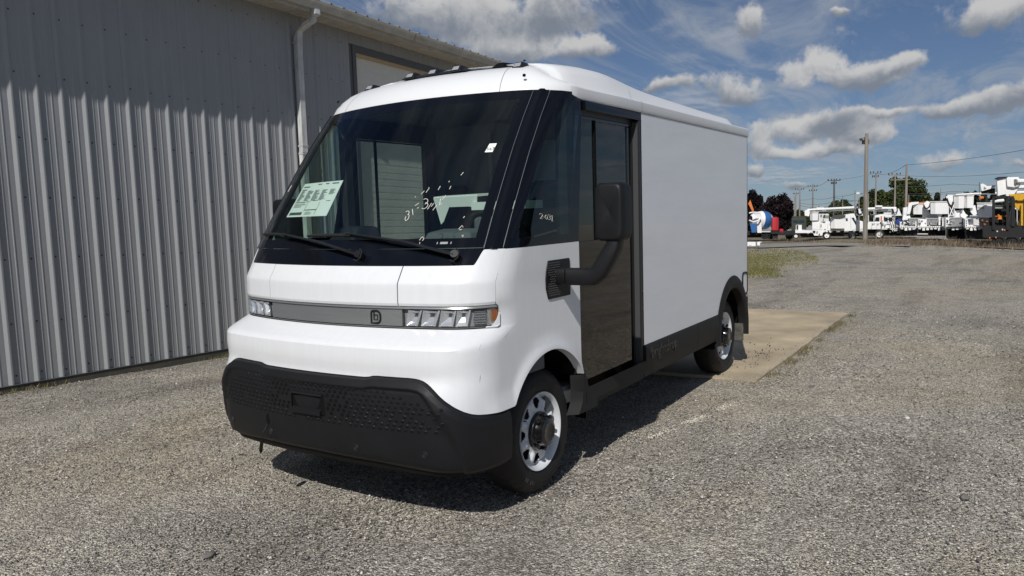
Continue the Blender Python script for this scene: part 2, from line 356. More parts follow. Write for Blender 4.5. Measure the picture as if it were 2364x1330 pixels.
# ---------------------------------------------------------------- concrete slab
def concrete():
    C = mat('concrete_tan', (.44, .365, .255), .9, var=.42, vscale=1.1, rvar=.05, bump=.002, bscale=60, spec=.2)
    nt = C.node_tree; return C
CONC = concrete()
def slab():
    m = MB(); x0, x1, y0, y1 = -9.2, -3.66, -5.55, 1.39; rs = random.Random(3)
    out = []
    n = 40
    for i in range(n+1): out.append((x1 + rs.uniform(-.006, .006), y0 + (y1-y0)*i/n))
    for i in range(1, n+1): out.append((x1 + (x0-x1)*i/n, y1 + rs.uniform(-.012, .010)))
    for i in range(1, n+1): out.append((x0, y1 + (y0-y1)*i/n))
    m.prism(out, lambda p: (p[0], p[1], zg(p[0], p[1])-.12), lambda p: (p[0], p[1], max(zg(p[0], p[1]), -.10 if p[1] < -3 else -9)+.022))
    o = m.build('concrete_slab', CONC, bevel=0); flip_fix(o); tag(o, 'tan concrete slab under the rear wheels of the van', kind='structure')
    # crumbs and dirt on the slab
    m = MB(); rs = random.Random(8)
    for k in range(90):
        x = rs.gauss(-4.9, .5); y = rs.gauss(1.02, .16)
        if not (-9 < x < -3.75 and .7 < y < 1.34): continue
        s = rs.uniform(.003, .008); m.box((x-s, y-s*.7, .018+zg(x, y)), (x+s, y+s*.7, .026+zg(x, y)+s*.4))
    tag(m.build('dirt_crumbs', mat('dirt', (.09, .075, .06), .95)), 'dark crumbs of dirt lying on the concrete slab', kind='stuff')
slab()
def spill():
    rs = random.Random(12); m = MB()
    for i in range(1500):
        if rs.random() < .5: x, y = rs.uniform(-9.1, -3.7), 1.39-abs(rs.gauss(0, .05))
        else: x, y = -3.67-abs(rs.gauss(0, .06)), rs.uniform(-.2, 1.36)
        s = rs.uniform(.003, .009); z = zg(x, y)+.021; a = rs.uniform(0, 3); c, d = math.cos(a)*s, math.sin(a)*s
        m.add([(x-c, y-d, z), (x+d, y-c*.8, z), (x+c, y+d, z), (x-d, y+c*.8, z), (x+c*.2, y, z+s*.9)], [(0, 1, 4), (1, 2, 4), (2, 3, 4), (3, 0, 4)])
    tag(m.build('gravel_spill', mat('spill_grey', (.30, .28, .25), .9, var=.6, vscale=40)), 'loose gravel spilled over the edges of the concrete slab', kind='stuff')
spill()
# ---------------------------------------------------------------- grass, weeds
def blades(name, pts, hmin, hmax, wid, mats, label, lean=.35, seed=1, kind='stuff'):
    rs = random.Random(seed); m = MB(); ids = []
    for p in pts:
        h = rs.uniform(hmin, hmax); a = rs.uniform(0, 6.28); w = wid*rs.uniform(.6, 1.3); dx, dy = math.cos(a)*w, math.sin(a)*w; l = lean*h; lx, ly = rs.uniform(-l, l), rs.uniform(-l, l)
        m.add([(p[0]-dx, p[1]-dy, p[2]-.01), (p[0]+dx, p[1]+dy, p[2]-.01), (p[0]+lx*.5+dx*.7, p[1]+ly*.5+dy*.7, p[2]+h*.55), (p[0]+lx, p[1]+ly, p[2]+h)], [(0, 1, 2), (0, 2, 3)]); k = rs.randrange(len(mats)); ids += [k, k]
    o = m.build(name, None)
    for mt in mats: o.data.materials.append(mt)
    o.data.polygons.foreach_set('material_index', ids); tag(o, label, kind=kind); return o
G1 = mat('grass_green', (.085, .10, .022), .8); G2 = mat('grass_olive', (.14, .135, .035), .8); G3 = mat('grass_straw', (.30, .25, .13), .85)
W1 = mat('weed_brown', (.13, .10, .07), .9); W2 = mat('weed_straw', (.26, .21, .14), .9); W3 = mat('weed_redbrown', (.09, .055, .04), .9)
WA_ = Vector((.27, -5.73, 0)); WD_ = Vector((-.9996, -.028, 0)); WN_ = Vector((-.028, .9996, 0))
def grass():
    rs = random.Random(5); pts = []; base = []
    quad = [gp(1640, 571), gp(1800, 572), gp(1905, 590), gp(1800, 632), gp(1640, 645)]
    # the turf the blades stand in
    def inside(px, py):
        xr = 1775 + 105*math.exp(-((py-590)/15.)**2) + 12*math.sin(py*.5) if py < 632 else 1700
        return px < xr and 572 < py < 640
    while len(pts) < 30000:
        px, py = rs.uniform(1560, 1890), rs.uniform(570, 642)
        py = 570 + 72*rs.random()**.8
        j = rs.gauss(0, 6)
        if not inside(px+j*3, py+j): continue
        p = gp(px, py); 
        if math.sin(p.x*1.9+p.y*2.)+math.sin(p.x*.8-p.y*1.3)+rs.gauss(0, .8) < -1.1: continue
        pts.append(p)
    blades('grass', pts, .02, .07, .011, [G1, G2, G1, G2, G3], 'patch of green and straw grass behind the van')
    # sparse tufts along the slab edge
    pts = []
    for k in range(1500):
        t = rs.random(); x = -3.9-5.2*t; y = 1.41+abs(rs.gauss(0, .06))
        if math.sin(x*3.1)+math.sin(x*7.7+1) < -.1: continue
        pts.append((x, y, zg(x, y)-.005))
    blades('edge_weeds', pts, .012, .055, .004, [G1, G2, W1, W2], 'thin weeds growing along the right edge of the slab', lean=.9, seed=2)
    pts = []
    for k in range(1400):
        s_ = rs.uniform(-2.5, 5.5); 
        if math.sin(s_*5.1)+math.sin(s_*2.3+1)+rs.gauss(0, .5) < .55: continue
        p = WA_ + WD_*s_ + WN_*(.035+abs(rs.gauss(0, .03))); pts.append((p.x, p.y, zg(p.x, p.y)-.005))
    blades('wall_weeds', pts, .015, .07, .004, [G2, W1, W2, G1], 'small weeds and straw along the foot of the warehouse wall', lean=.9, seed=7)
    # dry weeds in front of the parked trucks
    pts = []
    while len(pts) < 9000:
        px = rs.uniform(1770, 2420); 
        dens = .35 + .65*(1 if 1955 < px < 2130 else 0) + .3*(px > 2160)
        if rs.random() > dens: continue
        b = 556 + (px-1800)*.022 + rs.gauss(0, 3.2); pts.append(gp(px, b))
    blades('dry_weeds', pts, .05, .34, .012, [W1, W1, W2, W3], 'tall dry brown weeds along the row of parked trucks', lean=.5, seed=3)
grass()
def far_strip(name, label, poly, material, dz):
    m = MB(); P = [gp(*q) for q in poly]; m.add([(p.x, p.y, p.z+dz) for p in P], [tuple(range(len(P)))]); o = m.build(name, material); flip_fix(o); tag(o, label, kind='structure')
far_strip('field', 'grassy strip beyond the gravel under the trucks', [(1560, 560), (1690, 563), (1900, 561), (2150, 566), (2364, 577), (2700, 590), (2700, 545), (1560, 534)], mat('field_dry', (.17, .145, .09), .95, var=.4, vscale=.6), .03)
far_strip('road', 'grey worn lane crossing behind the grass patch', [(1500, 572), (1760, 574), (1900, 569), (2100, 571), (2100, 565), (1900, 562), (1760, 564), (1500, 564)], mat('lane_grey', (.24, .225, .20), .95, var=.2, vscale=1.), .06)
# ---------------------------------------------------------------- warehouse
WA = Vector((.27, -5.73, 0)); WD = Vector((-.9996, -.028, 0)); WN = Vector((-.028, .9996, 0))
def Wp(s, o, z): p = WA + WD*s + WN*o; return (p.x, p.y, z - .0267*s)
METAL = mat('grey_ribbed_steel', (.29, .30, .308), .42, metal=.0, coat=.1, var=.05, vscale=3, stretch=(1, 1, .4), spec=.5)
TRIMD = mat('dark_grey_trim', (.09, .095, .10), .5)
GUTW = mat('aged_white_gutter', (.42, .41, .37), .5, var=.25, vscale=5, bump=.0005)
SOFF = mat('soffit_white', (.50, .47, .42), .6, var=.15, vscale=6)
TIMB = mat('treated_skirt_board', (.085, .078, .062), .9, var=.4, vscale=3, stretch=(1, 1, 8), bump=.003, bscale=20)
DOORW = mat('garage_door_white', (.66, .66, .62), .5, var=.06)
SPOUT = mat('peeling_white_downspout', (.56, .57, .57), .6, var=.35, vscale=10, stretch=(1, 1, .3), bump=.001)
bld = empty('warehouse', Wp(0, 0, 0)); tag(bld, 'long grey ribbed metal warehouse with white gutter beside the van', 'warehouse')
bld_inv = Matrix.Translation(-Vector(Wp(0, 0, 0)))
def wb(m, name, mt, parent=None, **k):
    off = Vector(Wp(0, 0, 0))
    if parent is None or parent is bld: m.v = [tuple(Vector(v)-off) for v in m.v]
    else: m.v = [tuple(Vector(v)-off) for v in m.v]
    o = m.build(name, mt, parent or bld, **k); flip_fix(o); return o
def wbox(m, s0, s1, o0, o1, z0, z1): m.hexa([Wp(s0, o0, z0), Wp(s1, o0, z0), Wp(s1, o1, z0), Wp(s0, o1, z0), Wp(s0, o0, z1), Wp(s1, o0, z1), Wp(s1, o1, z1), Wp(s0, o1, z1)]); return m
PITCH = .2727; HR = .026
def rib_profile(s_start, n, last):
    pr = []
    for k in range(n):
        s = s_start + k*PITCH     # rib begins here
        pr += [(s, 0), (s+.030, HR*.96), (s+.038, HR), (s+.052, HR*.95), (s+.066, 0)]
        f0 = s+.066; w = PITCH-.066
        for q in (.32, .64): pr += [(f0+w*q-.009, 0), (f0+w*q-.002, .0045), (f0+w*q+.006, .0045), (f0+w*q+.009, 0)]
    pr.append((s_start+n*PITCH-.0015, 0))
    return pr
TOPZ = 5.06; S0 = .097
def panel(k0, n, z0, z1):
    s = S0 + k0*PITCH; pr = rib_profile(s, n, False); m = MB(); P = len(pr)
    vs = []
    for z in (z0, z1):
        for (a, h) in pr: vs.append(Wp(a, h, z))
    for z in (z0, z1): vs += [Wp(pr[0][0], -.02, z), Wp(pr[-1][0], -.02, z)]
    fs = [(i, i+1, P+i+1, P+i) for i in range(P-1)]
    return wb(m.add(vs, fs), 'wall_panel', METAL)
k = -42
while k < 60:
    s = S0 + k*PITCH; e = s+3*PITCH
    if e <= 5.93 or s >= 9.5: panel(k, 3, .075, TOPZ)
    elif s < 5.93:
        n_in = int(round((5.93-s)/PITCH))
        if n_in > 0: panel(k, n_in, .075, TOPZ)
        if 3-n_in > 0: panel(k+n_in, 3-n_in, 4.87, TOPZ)
    else: panel(k, 3, 4.87, TOPZ)
    k += 3
SE, SW = S0 + 60*PITCH, S0-42*PITCH
# screws
scr = MB(); rs = random.Random(1)
for k in range(-14, 58):
    for z in (.17, .755, 1.47, 2.16, 2.82, 3.53, 4.2, 4.86):
        s = S0 + k*PITCH + .066 + .022
        if 5.9 < s < 9.55 and z < 4.8: continue
        c = Vector(Wp(s+rs.uniform(-.004, .004), .0, z+rs.uniform(-.012, .012)))
        vs = [c + WN*.0035 + .0105*(math.cos(a)*WD + math.sin(a)*Vector((0, 0, 1))) for a in [i*math.pi/3 for i in range(6)]] + [c + WN*.009 + .004*(math.cos(a)*WD + math.sin(a)*Vector((0, 0, 1))) for a in [i*math.pi/3 for i in range(6)]]
        scr.add(vs, [(i, (i+1) % 6, 6+(i+1) % 6, 6+i) for i in range(6)] + [tuple(range(6, 12))])
tag(wb(scr, 'screw_heads', mat('screw_dark', (.035, .036, .04), .6)), kind='stuff')
m = MB(); 
for a, b in ((SW, 5.9), (9.55, SE)):
    wbox(m, a, b, .005, .03, -.55, .072)
wb(m, 'skirt_board', TIMB)
m = MB(); wbox(m, SW, 5.9, .002, .040, .0725, .079); wb(m, 'drip_edge', TRIMD)
# body of the building behind the sheets
m = MB(); wbox(m, SW, 5.9, -.2, -.004, -.6, TOPZ+.1); wbox(m, 5.9, 9.55, -.2, -.004, 4.9, TOPZ+.1); wbox(m, 9.55, SE, -.2, -.004, -.6, TOPZ+.1); wbox(m, SW, SW+.2, -12, -.2, -.6, TOPZ+.1); wbox(m, SE-.2, SE, -12, -.2, -.6, TOPZ+.1); wbox(m, SW, SE, -12.2, -12, -.6, TOPZ+.1)
wb(m, 'wall_frame', TRIMD)
# garage door
m = MB(); wbox(m, 5.90, 5.985, -.19, .012, -.5, 4.87); wbox(m, 9.46, 9.55, -.19, .012, -.5, 4.87); wbox(m, 5.985, 9.46, -.19, .012, 4.75, 4.868)
fr = wb(m, 'door_frame', TRIMD)
m = MB(); wbox(m, 5.986, 9.459, -.13, -.02, 4.70, 4.749); wb(m, 'door_seal', mat('tan_seal', (.45, .36, .24), .7), fr)
for i in range(8):
    z0 = -.25 + i*.62; m = MB(); wbox(m, 5.987, 9.458, -.14, -.10, z0+.004, min(z0+.616, 4.699))
    for j in range(5):
        zz = z0+.06+j*.12
        if zz+.05 < 4.69: wbox(m, 5.989, 9.456, -.101, -.0965, zz, zz+.09)
    wb(m, 'door_panel', DOORW, fr)
# eave: soffit boards, fascia, gutter, roof
OV = .45
s = SW
while s < SE:
    m = MB(); wbox(m, s+.003, s+.297, .0, OV-.02, 5.062, 5.072)
    for j in range(2): wbox(m, s+.09+j*.11, s+.10+j*.11, .004, OV-.024, 5.056, 5.063)
    wb(m, 'soffit_panel', SOFF); s += .3
m = MB(); wbox(m, SW, SE, OV-.018, OV, 5.01, 5.19); wb(m, 'fascia', GUTW)
def gutter():
    m = MB(); pr = [(OV+.002, 5.175), (OV+.002, 5.06), (OV+.07, 5.055), (OV+.085, 5.075), (OV+.085, 5.10), (OV+.115, 5.145), (OV+.122, 5.182), (OV+.112, 5.186), (OV+.108, 5.176)]
    s = SW
    while s < SE-.01:
        e = min(s+3.05, SE); vs = [Wp(a, o, z) for a in (s, e) for (o, z) in pr]; n = len(pr); mm = MB(); mm.add(vs, [(i, i+1, n+i+1, n+i) for i in range(n-1)]); o_ = wb(mm, 'gutter', GUTW); s = e
        md = o_.modifiers.new('s', 'SOLIDIFY'); md.thickness = .003
        mm = MB(); mm.add([Wp(a, o+(.003 if i < n-2 else 0), z-.002) for a in (e-.012, e+.012) for i, (o, z) in enumerate(pr[2:7])], [(i, i+1, 5+i+1, 5+i) for i in range(4)]); wb(mm, 'gutter_joint', TRIMD if False else mat('joint', (.2, .18, .15), .8), o_)
gutter()
ROOFM = mat('roof_metal_grey', (.20, .205, .21), .35, metal=.3, coat=.2)
pr = []
k = 0; s = SW-.1
while s < SE+.1:
    pr += [(s, 0), (s+.02, .03), (s+.045, .03), (s+.065, 0)]; s += PITCH
m = MB(); n = len(pr)
vs = [Wp(a, OV+.06, 5.20+h) for a, h in pr] + [Wp(a, -6., 7.2+h) for a, h in pr]
m.add(vs, [(i, i+1, n+i+1, n+i) for i in range(n-1)]); o = wb(m, 'roof', ROOFM); md = o.modifiers.new('s', 'SOLIDIFY'); md.thickness = .008; md.offset = -1
m = MB(); wbox(m, SW, SE, OV-.01, OV+.05, 5.175, 5.193); wb(m, 'roof_edge', TRIMD)
m = MB(); m.add([Wp(SW, -6, 7.19), Wp(SE, -6, 7.19), Wp(SE, -12.4, 5.19), Wp(SW, -12.4, 5.19)], [(0, 1, 2, 3)]); wb(m, 'rear_roof', ROOFM)
for q in (SW+.01, SE-.01):
    m = MB(); m.add([Wp(q, -.01, 5.1), Wp(q, -6, 7.15), Wp(q, -12, 5.1)], [(0, 1, 2)]); wb(m, 'gable', METAL)
# downspout
def spout():
    m = MB(); hw, hd = .055, .042; sx = 4.60
    path = [(OV+.045, 5.08, sx), (OV+.05, 4.98, sx), (OV+.02, 4.93, sx), (.24, 4.85, sx), (.13, 4.79, sx), (.095, 4.70, sx), (.09, 4.6, sx)]
    rings = []
    def ring(o, z, s, sc=1., ang=0.):
        c, sn = math.cos(ang), math.sin(ang); return [Wp(s+a*hw*sc, o+b*hd*sc*c, z+b*hd*sc*sn) for a, b in ((-1, -1), (1, -1), (1, 1), (-1, 1))]
    def seg(pts, name, mt):
        m = MB(); rg = []
        for i, (o, z, s) in enumerate(pts):
            a, b = pts[max(0, i-1)], pts[min(len(pts)-1, i+1)]; do, dz = b[0]-a[0], b[1]-a[1]; ang = math.atan2(-do, -dz)   # perpendicular to the run
            rg.append(ring(o, z, s, 1.0, ang if abs(do) > 1e-4 else 0.))
        vs = [v for r in rg for v in r]; fs = [(i*4+k, i*4+(k+1) % 4, (i+1)*4+(k+1) % 4, (i+1)*4+k) for i in range(len(rg)-1) for k in range(4)] + [(0, 1, 2, 3), tuple((len(rg)-1)*4+k for k in range(4))]
        m.add(vs, fs); return wb(m, name, mt, bevel=.006)
    el = seg(path, 'downspout_elbow', SPOUT)
    m2 = MB()
    for i in range(9):
        t = i/8; o = OV+.05 if t < .2 else None
        a = path[min(5, int(t*5))]; 
        m2 = m2
    seg([(.09, 4.61, sx), (.085, 2.95, sx-.01)], 'downspout', SPOUT)
    seg([(.078, 2.97, sx-.008), (.072, .05, sx-.02)], 'downspout', mat('downspout_peeling', (.60, .60, .57), .7, var=.4, vscale=18, stretch=(1.5, 1.5, .25), bump=.002))
    for z in (4.62, 3.05, 2.93, 1.2):
        mm = MB(); o0 = .085; wbox(mm, sx-hw-.012, sx+hw+.004, .03, o0+hd+.004, z-.012, z+.012); wb(mm, 'strap', mat('strap', (.4, .41, .41), .6))
spout()
# ---------------------------------------------------------------- the delivery van: one curved shell S(t, z) that every panel is cut from
ZT=[.20,.30,.50,.75,.83,.91,1.00,1.07,1.085,1.10,1.165,1.175,1.285,1.295,1.31,1.42,1.435,1.53,1.60,1.8,2.0,2.2,2.4,2.60,2.66]
XC=[.93,.99,1.022,1.027,1.015,.985,.995,.990,.979,.953,.835,.832,.83,.852,.853,.850,.844,.786,.745,.612,.47,.325,.165,-.01,-.07]
ZA=[.2,1.1,1.17,1.6,2.66]; AA=[.12,.12,.175,.175,.22]
ZW=[.2,.3,.5,1.6,2.66]; WW=[1.02,1.05,1.08,1.08,1.055]
def lerp(X,Y,x):
    if x<=X[0]: return Y[0]
    for i in range(1,len(X)):
        if x<=X[i]:
            k=(x-X[i-1])/(X[i]-X[i-1]); return Y[i-1]+(Y[i]-Y[i-1])*k
    return Y[-1]
RC,KC,XE=.25,1.45,-.43
def S(t,z):
    s=-1. if t<0 else 1.; u=abs(t); xc=lerp(ZT,XC,z); a=lerp(ZA,AA,z); w=lerp(ZW,WW,z)
    ya=w-RC; xa=xc-a*ya*ya
    if u<=1: y=u*ya; x=xc-a*y*y
    elif u<=2:
        k=u-1; c=.9*RC; m=2*a*ya
        p0=(xa,ya); p1=(xa-m*c,ya+c*.85); p2=(xa-RC*KC+ .14,w); p3=(xa-RC*KC,w)
        b=[(1-k)**3,3*k*(1-k)**2,3*k*k*(1-k),k**3]
        x=sum(b[i]*q[0] for i,q in enumerate((p0,p1,p2,p3))); y=sum(b[i]*q[1] for i,q in enumerate((p0,p1,p2,p3)))
    else:
        xb=xa-RC*KC; x=xb+(u-2)*(lerp([1.6, 2.6], [XE, -.565], z)-xb); y=w
    return (x,s*y,z)
def lin(a, b, n): return [a+(b-a)*i/n for i in range(n+1)]
def Sn(t, z, off=0.):
    p = Vector(S(t, z)); e = 1e-3
    a = Vector(S(t+e, z)) - Vector(S(t-e, z)); b = Vector(S(t, z+e)) - Vector(S(t, z-e)); n = a.cross(b)
    n.normalize()
    c = Vector((p.x+.3, p.y, 0)) if abs(t) < 3 else Vector((0, p.y, 0))
    if n.dot(Vector((max(p.x, .05)+.6, p.y*.8, .25))) < 0: n = -n
    return p + n*off, n
van = empty('delivery_van'); tag(van, 'white electric step van with black bumper and open sliding door', 'delivery van')
def patch(name, ts, zl, zu, nz, mt, off=0., lip=.03, parent=None, offf=None, bow=None, angle=28, thick=0):
    fl = zl if callable(zl) else (lambda t: zl); fu = zu if callable(zu) else (lambda t: zu)
    rows = {'ZR': [0, .2, .4, .6, .8, .999, 1.02, 1.05, 1.07, 1.078, 1.085, 1.10, 1.13, 1.155, 1], 'HR': [0, 1.303, 1.312, 1.35, 1.39, 1.415, 1.423, 1.431, 1.44, 1.47, 1.50, 1.516, 1]}[nz] if isinstance(nz, str) else nz if isinstance(nz, list) else lin(0, 1, nz); nt, nr = len(ts), len(rows); m = MB(); nrm = {}
    for j, k in enumerate(rows):
        for i, t in enumerate(ts):
            a, b = fl(t), fu(t); z = a+(b-a)*k if nz not in ('ZR', 'HR') else (a if k == 0 else b if k == 1 else k if k > 1 else a+(.985-a)*k); kf = (z-a)/(b-a); o = off + (offf(t, z, kf) if offf else 0)
            p, n = Sn(t, z, o); m.v.append(tuple(p)); nrm[(i, j)] = n
    for j in range(nr-1):
        for i in range(nt-1): m.f.append((j*nt+i, j*nt+i+1, (j+1)*nt+i+1, (j+1)*nt+i))
    if lip:
        ring = [(i, 0) for i in range(nt)] + [(nt-1, j) for j in range(1, nr)] + [(i, nr-1) for i in range(nt-2, -1, -1)] + [(0, j) for j in range(nr-2, 0, -1)]
        b0 = len(m.v)
        for (i, j) in ring: m.v.append(tuple(Vector(m.v[j*nt+i]) - nrm[(i, j)]*lip))
        n = len(ring)
        for q in range(n):
            a, b = ring[q], ring[(q+1) % n]; m.f.append((a[1]*nt+a[0], b[1]*nt+b[0], b0+(q+1) % n, b0+q))
    o = m.build(name, mt, parent or van, smooth=True, angle=angle); flip_fix(o); return o
def rows_for(zs, lo, hi): 
    r = sorted(set([0., 1.] + [(z-lo)/(hi-lo) for z in zs if lo < z < hi] + lin(0, 1, 8))); return r
# lower edge of the white bumper / top edge of the black one, along t
BT = [0, .52, .58, .88, .95, 1.03, 1.10, 1.20, 1.30, 1.42, 1.52, 1.62, 1.74, 1.88, 2.0, 2.1]
BZ = [.900, .900, .912, .912, .905, .875, .845, .800, .765, .732, .712, .700, .693, .688, .685, .683]
def bline(t): return lerp(BT, BZ, abs(t))
def blow(t): return lerp([0, .6, 1.0, 1.4, 2.1], [.415, .405, .385, .37, .36], abs(t))
tf = sorted(set([round(v, 4) for v in lin(-2.0, 2.0, 80)]))
ARCZ, ARCR = .44, .505
def arch_t(s):
    "columns of the fender from the seam back to the door edge"
    return None
# black bumper
def bump_off(t, z, k): 
    return .012
def BO(t, z):
    e = bline(t)-z; u = abs(t); tl = lerp([.40, .60, .83], [1.42, 1.27, .98], z)
    o = .020*sstep(0, .018, e); ins = sstep(.058, .070, e)*(1-sstep(tl-.022, tl+.022, u))
    o += .006*sstep(.02, .06, e) - .020*ins; return o - .03*sstep(.035, 0, z-blow(t))
BUMP = patch('front_bumper', sorted(set(lin(-2.08, 2.08, 260))), blow, bline, [0, .03, .07, .12, .2, .3, .4, .5, .6, .7, .76, .78, .80, .82, .835, .845, .855, .865, .875, .885, .895, .91, .93, .95, .965, .98, .99, 1], BLACKP, off=0, offf=lambda t, z, k: BO(t, z), lip=.04, angle=70)
# white lower front
patch('lower_front_panel', [t for t in lin(-1.605, 1.605, 90)], lambda t: bline(t)+.004, 1.163, 'ZR', WHITE, angle=24)
# recess behind the lamps, side to side
patch('lamp_recess', lin(-1.60, 1.60, 60), 1.166, 1.292, 2, mat('lamp_recess', (.05, .05, .052), .5), off=-.026, lip=.05)
# hood: three pieces with shut lines
ZH0, ZH1 = 1.296, 1.522
hr = 'HR'
def hoff(t, z, k): return -.006*sstep(.06, 0, k)
patch('hood', lin(-.66, .652, 30), ZH0, ZH1, hr, WHITE, offf=hoff, angle=13)
patch('hood_side_panel', lin(.660, 1.602, 90), ZH0, lambda t: ZH1+.085*sstep(1.25, 1.325, t), hr, WHITE, offf=hoff, angle=13)
patch('hood_side_panel', lin(-1.602, -.668, 90), ZH0, lambda t: ZH1+.085*sstep(1.25, 1.325, -t), hr, WHITE, offf=hoff, angle=13)
# cowl
cl = lambda t: ZH1+.004 + (.085*sstep(1.25, 1.325, abs(t)))
patch('cowl_panel', lin(-1.322, 1.322, 180), cl, 1.618, 3, GLOSSB, off=-.004)
# fenders with wheel arch
def fender(sg):
    m = MB(); NC = 56; ZR = [None]*7 + [.985, 1.03, 1.06, 1.075, 1.09, 1.10, 1.13, 1.163, 1.175, 1.23, 1.285, 1.30, 1.36, 1.42, 1.45, 1.53, 1.605]; NR = len(ZR)-1
    # columns by x: corner part uses t, side part uses x
    cols = []
    for t in lin(1.605, 2.0, 12): cols.append(('t', t))
    # arch angle columns
    for a in lin(0.04, math.pi-.28, 46): cols.append(('x', math.cos(a)*ARCR))
    xs_end = XE+.002
    cols = [c for c in cols if c[0] == 't'] + [c for c in cols if c[0] == 'x' and c[1] > xs_end] + [('x', xs_end)]
    V = []
    for kind, val in cols:
        if kind == 't': zl = bline(val)+.004
        else:
            zl = ARCZ + math.sqrt(max(0, ARCR**2 - val*val)); zl = max(zl, .70 if val < 0 else .688)
        for j in range(NR+1):
            z = ZR[j] if ZR[j] is not None else zl + (.985-zl)*(j/7)
            if kind == 't': p, n = Sn(val, z)
            else:
                # side: find t with the same x at this z
                lo, hi = 1.3, 3.0
                for _ in range(26):
                    mid = (lo+hi)/2
                    if S(mid, z)[0] > val: lo = mid
                    else: hi = mid
                p, n = Sn(lo, z)
            flare = .018*math.exp(-((z-zl)/.06)**2) if kind == 'x' else .018*math.exp(-((z-zl)/.06)**2)*sstep(1.6, 2.0, val)
            p = p + n*flare
            V.append(((p.x, p.y*sg, p.z), (n.x, n.y*sg, n.z)))
    m.v = [v[0] for v in V]; nc = len(cols)
    m.f = [(i*(NR+1)+j, (i+1)*(NR+1)+j, (i+1)*(NR+1)+j+1, i*(NR+1)+j+1) for i in range(nc-1) for j in range(NR)]
    b0 = len(m.v)
    for i in range(nc): v, n = V[i*(NR+1)]; m.v.append((v[0]-n[0]*.06, v[1]-n[1]*.06, v[2]-.004))
    for i in range(nc-1): m.f.append((i*(NR+1), (i+1)*(NR+1), b0+i+1, b0+i))
    b1 = len(m.v); last = (nc-1)*(NR+1)
    for j in range(NR+1): v = V[last+j][0]; m.v.append((v[0], v[1]-.06*sg, v[2]))
    for j in range(NR): m.f.append((last+j, last+j+1, b1+j+1, b1+j))
    o = m.build('front_fender', WHITE, van, smooth=True, angle=50); flip_fix(o)
for sg in (1, -1): fender(sg)
# unseen black core added behind the panel seams to block light
m = MB()
for j, z in enumerate([.42, .7, .9, 1.06, 1.13, 1.17, 1.30, 1.42, 1.5, 1.60]):
    for t in lin(-1.9, 1.9, 40):
        p, n = Sn(t, z, -.055); m.v.append(tuple(p))
m.f = [(j*41+i, j*41+i+1, (j+1)*41+i+1, (j+1)*41+i) for j in range(9) for i in range(40)]
flip_fix(m.build('light_block_core', DARK, van))
